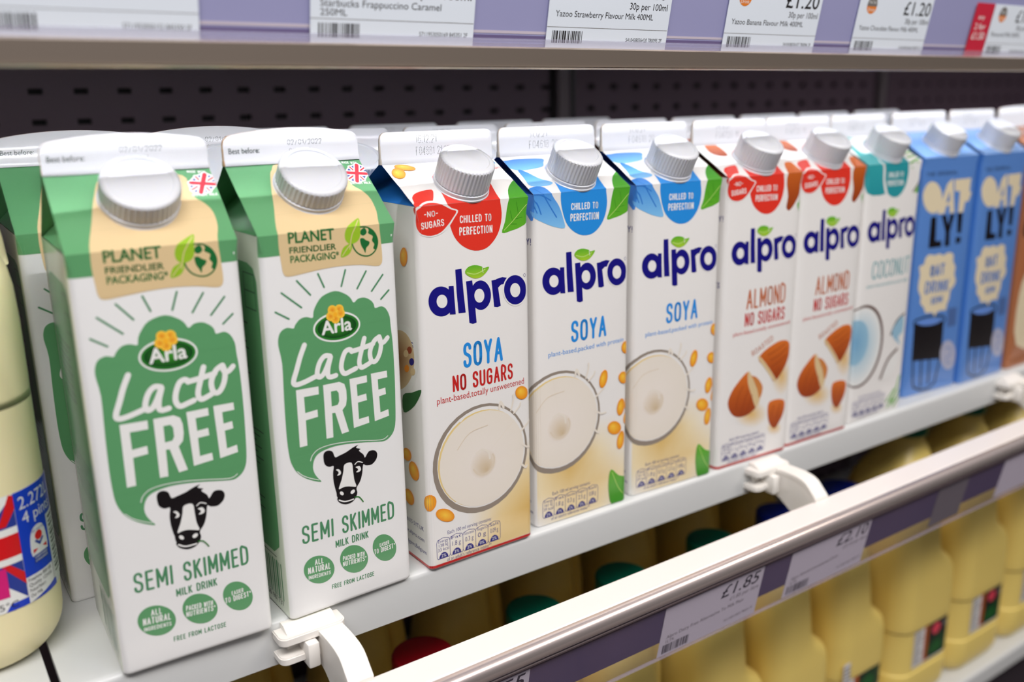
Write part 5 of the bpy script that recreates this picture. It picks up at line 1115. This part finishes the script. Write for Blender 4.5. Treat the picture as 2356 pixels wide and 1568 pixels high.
GU='price tickets in the upper rail'
ticket(UP,-73.,82.,1.7,38,upt('','5711953050152 845350 2F',None,False,4,82.,None)[1:],'large blurred white ticket above the first green milk carton',GU)
ticket(UP,55.9,82.3,1.7,38,[e for e in upt('Starbucks Frappuccino Caramel','5711953050169 845351 2F',None,False,5,82.,'per 100ml')[:1]]+upt('  ','5711953050169 845351 2F',None,False,5,82.,'per 100ml')[1:]+[('T','blk2',2,'250ML',(4.5,11.9),(17,11.9),2.8,0,'B')],'white price ticket for a caramel coffee drink, above the second green carton',GU)
ticket(UP,181.5,82.5,1.7,38,upt('Yazoo Strawberry Flavour Milk 400ML','5410438036420 780095 2F',sd=6),'white price ticket for strawberry flavour milk',GU)
ticket(UP,308.6,82.,1.7,38,upt('Yazoo Banana Flavour Milk 400ML','5410438036437 780096 2F',sd=7),'white price ticket for banana flavour milk',GU)
ticket(UP,428.,81.,1.6,38,upt('Yazoo Chocolate Flavour Milk 400ML','5410438036444 780097 2F',sd=8),'white price ticket for chocolate flavour milk, left of the red tag',GU)
ticket(UP,563.6,23.5,1.2,38,[('T','w',2,'any',(6,27),(14,27),3,.2,'B'),('T','w',2,'2 for',(4,20),(18,20),4,.3,'B'),('T','w',2,'£1.50',(3.5,13),(19.5,13),5,.35,'B')],'red offer tag beside the last white ticket in the upper rail',GU,'rs')
ticket(UP,588.,66.,1.2,38,upt('Flavoured Milk 500ML','5000128974066 781102 2F','£1.45',sd=9,w=66.),'white price ticket cut by the picture edge right of the red tag',GU)
def lot(name,price,sd,w=86.,name2='1LTR',per=''):
    it=[('T','blk2',2,price,(w-38,25.6),(w-5,26.6),9.0,.35,'I'),('T','gr',2,per or price+' per litre',(w-29,20.8),(w-3,21.6),3.0,0,'I'),
       ('T','gr',2,name,(5,12.6),(5+min(66,len(name)*1.62),15.4),2.7,0,'B'),('T','gr',2,'5411188110835 780201 2F',(w-30,4.4),(w-4,5.6),1.8,0,'B')]+bars(3.2,1.6,22,6.6,sd)
    if name2: it.append(('T','gr',2,name2,(5,9.4),(12,9.4),2.2,0,'B'))
    return it
GLR='price tickets in the lower rail'
ticket(LO,49.,85.,1.6,37.8,lot('Lactofree Semi Skimmed Milk Drink','£1.55',11),'price ticket at the bottom of the lower rail, mostly cut off by the frame',GLR,'lw')
ticket(LO,231.5,85.5,1.0,38.4,lot('Alpro Dairy Free Alternative To Milk Plain','£1.85',12),'white price ticket reading 1.85 in the lower rail',GLR,'lw')
ticket(LO,344.,84.5,1.6,38,lot('Alpro Almond Unsweetened Drink','£2.10',13),'white price ticket reading 2.10 in the lower rail',GLR,'lw')
ticket(LO,512.,41.,3.6,35,[('P','gr',2,0,[(10,4),(38,8),(38,30),(10,28)],None)],'narrow grey ticket right of the 2.10 ticket',GLR,'gr')
ticket(LO,606.,85.,2.6,37,[],'price ticket at the right picture edge in the lower rail',GLR,'lw')

# white plastic arms that carry the lower rail
def smooth2(p): return catmull(p,False,4)
def slab(bm,x0,x1,y0,y1,z0,z1,r):
    o=[(x0,y1),(x0,y0+r)]+[(x0+r-r*math.cos(a),y0+r-r*math.sin(a)) for a in [math.pi/2*k/5 for k in range(1,6)]]+[(x1-r+r*math.sin(a),y0+r-r*math.cos(a)) for a in [math.pi/2*k/5 for k in range(0,6)]]+[(x1,y1)]
    A=[bm.verts.new((x,y,z0)) for x,y in o]; B=[bm.verts.new((x,y,z1)) for x,y in o]; n=len(o)
    for i in range(n): bm.faces.new((A[i],A[(i+1)%n],B[(i+1)%n],B[i]))
    bm.faces.new(list(reversed(A))); bm.faces.new(B); bmesh.ops.recalc_face_normals(bm,faces=bm.faces[:])
    bmesh.ops.bevel(bm,geom=[e for e in bm.edges if abs(e.verts[0].co.z-e.verts[1].co.z)<1e-6],offset=.0006,segments=2,affect='EDGES')
def arm(x,label):
    t=empty('rail_bracket',(x,-.003,0))
    hw=.0176
    b=bmesh.new(); prism_x(b,[(.0,-.0012),(-.0045,-.0012),(-.0100,-.0042),(-.0100,-.0060),(0,-.0060)],-hw+.0045,hw-.0045)
    box(b,-hw+.006,-.004,-.0215,hw-.006,0,-.0055,.0006); sharp(link('clip_plate',b,M_ARM,t),30)
    b=bmesh.new(); slab(b,-hw,hw,-.0125,-.0,-.0088,-.0042,.0040); sharp(link('upper_bar',b,M_ARM,t),30)
    b=bmesh.new(); slab(b,-hw,hw,-.0115,-.0,-.0198,-.0156,.0040); sharp(link('lower_bar',b,M_ARM,t),30)
    b=bmesh.new(); box(b,-.0055,-.0165,-.0225,.0008,-.0035,-.0090,.0010,2); sharp(link('lug',b,M_ARM,t),30)
    prof=smooth2([(-.003,-.0078),(-.017,-.0072),(-.029,-.0076),(-.037,-.0098),(-.0425,-.0148),(-.0465,-.0188)])+[(-.0450,-.0240),(-.0445,-.040),(-.036,-.0400),(-.016,-.0270),(-.003,-.0225)]
    b=bmesh.new(); prism_x(b,prof,.0026,.0075); sharp(link('web',b,M_ARM,t),30)
    top=prof[:-5]; b=bmesh.new(); prism_x(b,[(y,z+.0016) for y,z in top]+[(y,z-.0012) for y,z in reversed(top)],.0022,.0152); sharp(link('top_flange',b,M_ARM,t),30)
    b=bmesh.new()
    art=Art(); art.entry(('T','w',1,'A2',(-24,-20),(-19.5,-21),3.0,.4,'S')); art.entry(('T','w',1,'LSH',(-34,-24.5),(-27,-26),3.0,.4,'S'))
    art.emit(lambda pts,cols,off: b.faces.new([b.verts.new((.00255-off*.001,-.000-(-p[0])*.001,p[1]*.001)) for p in pts]))
    link('moulded_mark',b,M_ARM,t)
    tag(t,label,'bracket','rail brackets on the carton shelf'); return t
arm(.0385,'white plastic rail bracket below the second green milk carton')
arm(.3860,'white plastic rail bracket below the almond cartons')
arm(.7200,'white plastic rail bracket at the right picture edge below the oat cartons')

# ------------------------------------------------------------------ plastic bottles
def rsq(hx,hy,r,n=10,ox=0,oy=0):
    pts=[]
    for cx,cy,a0 in ((hx-r,-hy+r,-90),(hx-r,hy-r,0),(-hx+r,hy-r,90),(-hx+r,-hy+r,180)):
        for k in range(n+1):
            a=math.radians(a0+90*k/n); pts.append((ox+cx+r*math.cos(a),oy+cy+r*math.sin(a)))
    return pts
def loft(bm,secs,n=10):
    rings=[[bm.verts.new((x,y,z)) for x,y in rsq(hx,hy,min(r,hx,hy),n,ox,oy)] for z,hx,hy,r,ox,oy in secs]
    N=len(rings[0])
    for a,b in zip(rings,rings[1:]):
        for i in range(N): bm.faces.new((a[i],a[(i+1)%N],b[(i+1)%N],b[i]))
    bm.faces.new(list(reversed(rings[0]))); bm.faces.new(rings[-1])
def tube(bm,path,rs,n=14):
    rings=[]
    for k,p in enumerate(path):
        p=Vector(p); d=(Vector(path[min(k+1,len(path)-1)])-Vector(path[max(k-1,0)])).normalized(); a=d.cross(Vector((0,1,0))).normalized(); b_=d.cross(a)
        rings.append([bm.verts.new(p+(a*math.cos(2*math.pi*i/n)+b_*math.sin(2*math.pi*i/n))*rs[k]) for i in range(n)])
    for a,b_ in zip(rings,rings[1:]):
        for i in range(n): bm.faces.new((a[i],a[(i+1)%n],b_[(i+1)%n],b_[i]))
    bm.faces.new(rings[0]); bm.faces.new(list(reversed(rings[-1])))
def smooth_path(p,n=5):
    out=[]
    for i in range(len(p)-1):
        g=lambda k:p[min(max(k,0),len(p)-1)]
        a,b,c,d=g(i-1),g(i),g(i+1),g(i+2)
        for j in range(n):
            t=j/n; out.append(tuple(.5*(2*b[k]+(c[k]-a[k])*t+(2*a[k]-5*b[k]+4*c[k]-d[k])*t*t+(3*b[k]-a[k]-3*c[k]+d[k])*t**3) for k in range(len(b))))
    out.append(p[-1]); return out
def screw_top(t,x,y,z,R,H,m):
    b=bmesh.new(); lathe(b,[(R-.001,0),(R,.0008),(R,H-.002),(R-.0008,H-.0006),(R-.002,H),(R-.004,H),(R-.0045,H-.0004),(.0005,H-.0004)],seg=96,rib=(1,2,.0003,24),M=Matrix.Translation((x,y,z)))
    cp=link('screw_cap',b,m,t); sharp(cp,40)
    b=bmesh.new(); lathe(b,[(R-.0015,-.0038),(R-.0002,-.0036),(R-.0002,-.0006),(R-.0015,-.0004)],seg=64,M=Matrix.Translation((x,y,z))); sharp(link('tamper_band',b,m,cp),40)
def label_art(b,cl,F,items,quad,bg,us):
    def add(pts,cols,off):
        vv=[b.verts.new(F(u,v,off)) for u,v in pts]
        f=b.faces.new(vv); f.smooth=True
        for l,c in zip(f.loops,cols): l[cl]=lin4(c)
    a=Art(); a.poly(0,quad,PAL[bg])
    for e in items: a.entry(e)
    a.emit(add,us,(),base=.25,step=.05)
# big milk jug at the left edge
def front_arc(cx0,hx,hy,r):
    """perimeter map: u=0 where the front straight meets the right corner arc, u<0 along the front"""
    def F(u,v,off):
        s=u*.001; L=r*math.pi/2; o=off*.001
        if s<=0: P=(hx-r+s,-hy-o)
        elif s<L: a=-math.pi/2+s/r; P=(hx-r+(r+o)*math.cos(a),-hy+r+(r+o)*math.sin(a))
        else: P=(hx+o,-hy+r+(s-L))
        return Vector((P[0],P[1],v*.001))
    return F
t=empty('milk_jug',(-.1188,.0775,0))
b=bmesh.new(); hx=.0555
loft(b,smooth_path([(.0,.043,.043,.024,0,0),(.004,.049,.049,.027,0,0),(.014,.0545,.0545,.030,0,0),(.030,.0555,.0555,.030,0,0),(.055,.0555,.0555,.030,0,0),(.08,.0555,.0555,.030,0,0),(.100,.0555,.0555,.030,0,0),(.112,.0555,.0555,.030,0,0),(.124,.0556,.0556,.030,0,0),(.1265,.05552,.05552,.030,0,0),(.129,.0556,.0556,.030,0,0),(.175,.0553,.0553,.030,0,0),(.195,.052,.053,.030,-.003,0),(.215,.043,.048,.030,-.009,0),(.232,.030,.034,.028,-.014,0),(.243,.020,.020,.0199,-.016,0),(.250,.0175,.0175,.0174,-.016,0),(.262,.0170,.0170,.0169,-.016,0)],3))
link('body',b,M_HDPE,t,True)
b=bmesh.new(); tube(b,smooth_path([(-.004,.0,.236),(.018,.0,.232),(.034,0,.222),(.044,0,.205),(.047,0,.18)],4),[.0105]*17); link('handle',b,M_HDPE,t,True)
screw_top(t,-.016,0,.254,.0195,.013,M_GREENCAP)
b=bmesh.new(); cl=b.loops.layers.float_color.new('Print'); F=front_arc(0,.0555,.0555,.030)
JUG=[('P','lbl',1,0,[(-46,33),(33.5,33),(33.5,36.5),(-46,36.5)],None),
 ('P','fb',1,0,[(-46,36.5),(14.2,36.5),(14.2,87),(-46,87)],None),
 ('P','w',2,0,[(-46,55),(14.4,55),(14.4,72),(-46,72)],None),('P','w',2,0,[(3,36.5),(14.4,36.5),(-6,57),(-14,57)],None),('P','w',2,0,[(14.4,87),(5,87),(-14,70),(-2,70)],None),
 ('P','lrd',3,0,[(-46,58.2),(14.4,58.2),(14.4,68.6),(-46,68.6)],None),('P','lrd',3,0,[(14.4,43),(14.4,49),(8.5,55),(5,55)],None),('P','lrd',3,0,[(12.5,87),(14.4,86),(14.4,80),(9.5,73),(6,73)],None),
 ('P','mg',4,0,[(-46,40),(6.6,40),(6.6,54),(-46,54)],None),('T','blk2',3,'at 5°C',(-4,34.5),(9.6,34.5),3,0,'B'),
 ('P','w',2,0,[(-46,33),(4,33),(9,40),(9,41),(-46,41)],None),
 ('P','lbl',5,0,[(14.3,45.6),(46,45.6),(46,86.9),(14.3,86.9)],None),
 ('T','lw',6,'2.272L',(16.2,78.2),(37.5,78.2),6.0,0,'B'),('T','lw',6,'4 pints',(17,71.2),(37.5,71.2),5.4,0,'B'),
 ('P','lw',6,1,[(19.2,54),(19.2,62),(21,66.4),(24.5,67.8),(28,66.4),(29.6,62),(29.6,54),(24.4,52.4)],None),('E','lrd',7,(24.4,62.6),(2.4,0),(0,2.2),None,(0,0)),('P','fb',7,0,[(21.4,60.4),(24.4,57.6),(27.6,60.4),(26.6,61),(24.4,59.4),(22.4,61)],None),
 ('P','fb',7,0,[(19.8,50.2),(29.2,50.2),(29.2,54),(19.8,54)],None),('P','lrd',7,0,[(20,55),(23,56.5),(20,57)],None),('P','lrd',7,0,[(29,55),(26,56.5),(29,57)],None),
 ('T','lw',8,'CERTIFIED',(20.4,52.4),(28.6,52.4),1.1,0,'B'),('T','lw',8,'STANDARDS',(20.4,50.7),(28.6,50.7),1.1,0,'B'),('T','fb',8,'RED TRACTOR',(20.6,65),(28.6,65),1.1,0,'B'),
 ('P','lw',6,0,[(14.3,33),(30.4,36.6),(30.4,45.6),(14.3,45.6)],None),('P','lw',6,0,[(31.6,36.6),(46,36.6),(46,69),(31.6,69)],None)]
for k in range(14): JUG.append(('P','blk2',7,0,[(33.4,39+k*2.1),(45,39+k*2.1),(45,39+k*2.1+(.7,1.2,.5,1.0)[k%4]),(33.4,39+k*2.1+(.7,1.2,.5,1.0)[k%4])],None))
for k,s in enumerate(('Freephone 0800 000','Quality 123456','Produced Packed in','Our Milk')): JUG.append(('T','blk2',7,s,(15.2,43.2-k*2.6),(29.4-(k*2.6 if k>1 else 0),43.2-k*2.6),1.7,0,'B'))
label_art(b,cl,F,JUG,[(-46,33),(46,33),(46,87),(-46,87)],'lw',[0]+[47.12*k/12 for k in range(1,13)])
link('printed_label',b,M_LABEL,t)
tag(t,'large cream plastic milk jug with blue four-pint label at the left edge','milk jug')

# capped bottles on the lower shelf
BZ=-.323
LBL=[('P','blk2',1,0,[(-27,45),(9,45),(9,84),(-27,84)],None),('P','ob',2,0,[(-33,45),(-26,45),(-26,84),(-33,84)],None),('E','pkr',3,(-14,75),(7,0),(0,6),None,(0,0)),
 ('P','dgr',2,1,[(-24,47),(5,47),(6,62),(-6,68),(-24,62)],None),('P','lf6',3,1,[(-22,50),(-4,50),(-6,60),(-18,59)],None),('E','gr',3,(1,76),(4,1),(-1,3),None,(0,0))]
for k in range(10): LBL.append(('P','gr',2,0,[(-49,47+k*3.7),(-35-(k*5)%7,47+k*3.7),(-35-(k*5)%7,48.5+k*3.7),(-49,48.5+k*3.7)],None))
def bottle(kind,capm,tall):
    t=empty('milk_bottle'); w=.0455 if tall else .0390; k=1.24 if tall else 1.0; r=.020
    H=lambda z:z*k
    secs=[(0,w*.82,w*.82,r*.8,0,0),(.004,w*.93,w*.93,r,0,0),(.012,w,w,r,0,0),(.030,w,w,r,0,0),(.032,w-.0006,w-.0006,r,0,0),(.066,w-.0006,w-.0006,r,0,0),(.068,w,w,r,0,0),(.098,w,w,r,0,0),(.112,w*.94,w*.98,r,-w*.05,0),(.126,w*.74,w*.96,r,-w*.25,0),(.150,w*.70,w*.92,r,-w*.28,0),(.178,w*.64,w*.80,r,-w*.22,0),(.196,w*.54,w*.56,r,-w*.05,0),(.208,.0185,.0185,.0184,0,0),(.214,.0168,.0168,.0167,0,0),(.228,.0164,.0164,.0163,0,0)]
    b=bmesh.new(); loft(b,smooth_path([(H(z),a,c,rr,ox,oy) for z,a,c,rr,ox,oy in secs],3),8); link('body',b,M_HDPE2,t,True)
    b=bmesh.new(); p=smooth_path([(w*.30,0,H(.200)),(w*.52,0,H(.194)),(w*.64,0,H(.178)),(w*.67,0,H(.150)),(w*.66,0,H(.124)),(w*.58,0,H(.104))],4); tube(b,p,[.0105+.0045*abs(i/(len(p)-1)-.4) for i in range(len(p))]); link('handle',b,M_HDPE2,t,True)
    screw_top(t,0,0,H(.2175),.0200,.0165,capm)
    b=bmesh.new(); cl=b.loops.layers.float_color.new('Print'); F0=front_arc(0,w-.0004,w-.0004,r); 
    label_art(b,cl,F0,LBL,[(-50,43.5),(45,43.5),(45,86),(-50,86)],'lw',[0]+[31.4*j/8 for j in range(1,9)]); link('printed_label',b,M_LABEL,t)
    return t
GB='capped milk bottles on the lower shelf'
specs=[(.0500,M_REDCAP,'red','red-capped milk bottle under the near rail bracket'),(.1331,None,'red','red-capped milk bottle below the gap between green and soya cartons'),(.2215,M_GREENCAP,'green','green-capped milk bottle nearest the red-capped bottles'),
 (.3015,None,'green','middle one of the three green-capped milk bottles'),(.3960,None,'green','green-capped milk bottle next to the blue-capped bottles'),(.4780,M_BLUECAP,'blue','blue-capped milk bottle behind the middle rail bracket, next to the green caps'),(.5610,None,'blue','blue-capped milk bottle farthest from the green-capped bottles')]
first={}
for x,m,c,lab in specs:
    if c not in first: o=bottle('s',m,False); first[c]=o
    else: o=clone(first[c])
    o.location=(x,.050,BZ); o.name='milk_bottle'; tag(o,lab,'milk bottle',GB)
tl=None
for x,lab in ((.6560,'tall cream milk bottle next to the last blue-capped bottle'),(.7560,'second tall cream milk bottle beyond the blue-capped bottles'),(.8560,'third tall cream milk bottle beyond the blue-capped bottles'),(.9560,'farthest tall cream milk bottle at the right end of the lower shelf')):
    if tl is None: o=tl=bottle('t',M_GREENCAP,True)
    else: o=clone(tl)
    o.location=(x,.052,BZ); o.name='milk_bottle'; tag(o,lab,'milk bottle','tall milk bottles on the lower shelf')

bk=None
for x,c in ((.0500,'red'),(.1420,'red'),(.2315,'green'),(.3170,'green'),(.4060,'green'),(.4900,'blue'),(.5760,'blue')):
    o=clone(first[c]); o.location=(x,.165,BZ); o.name='milk_bottle'
    tag(o,'shaded %s-capped milk bottle %s'%(c,{.05:'behind the first red-capped bottle, below the rail bracket',.142:'behind the second red-capped bottle',.2315:'behind the first green-capped bottle',.317:'behind the middle green-capped bottle',.406:'behind the third green-capped bottle',.49:'behind the first blue-capped bottle',.576:'behind the second blue-capped bottle'}[x]),'milk bottle','second row of milk bottles')
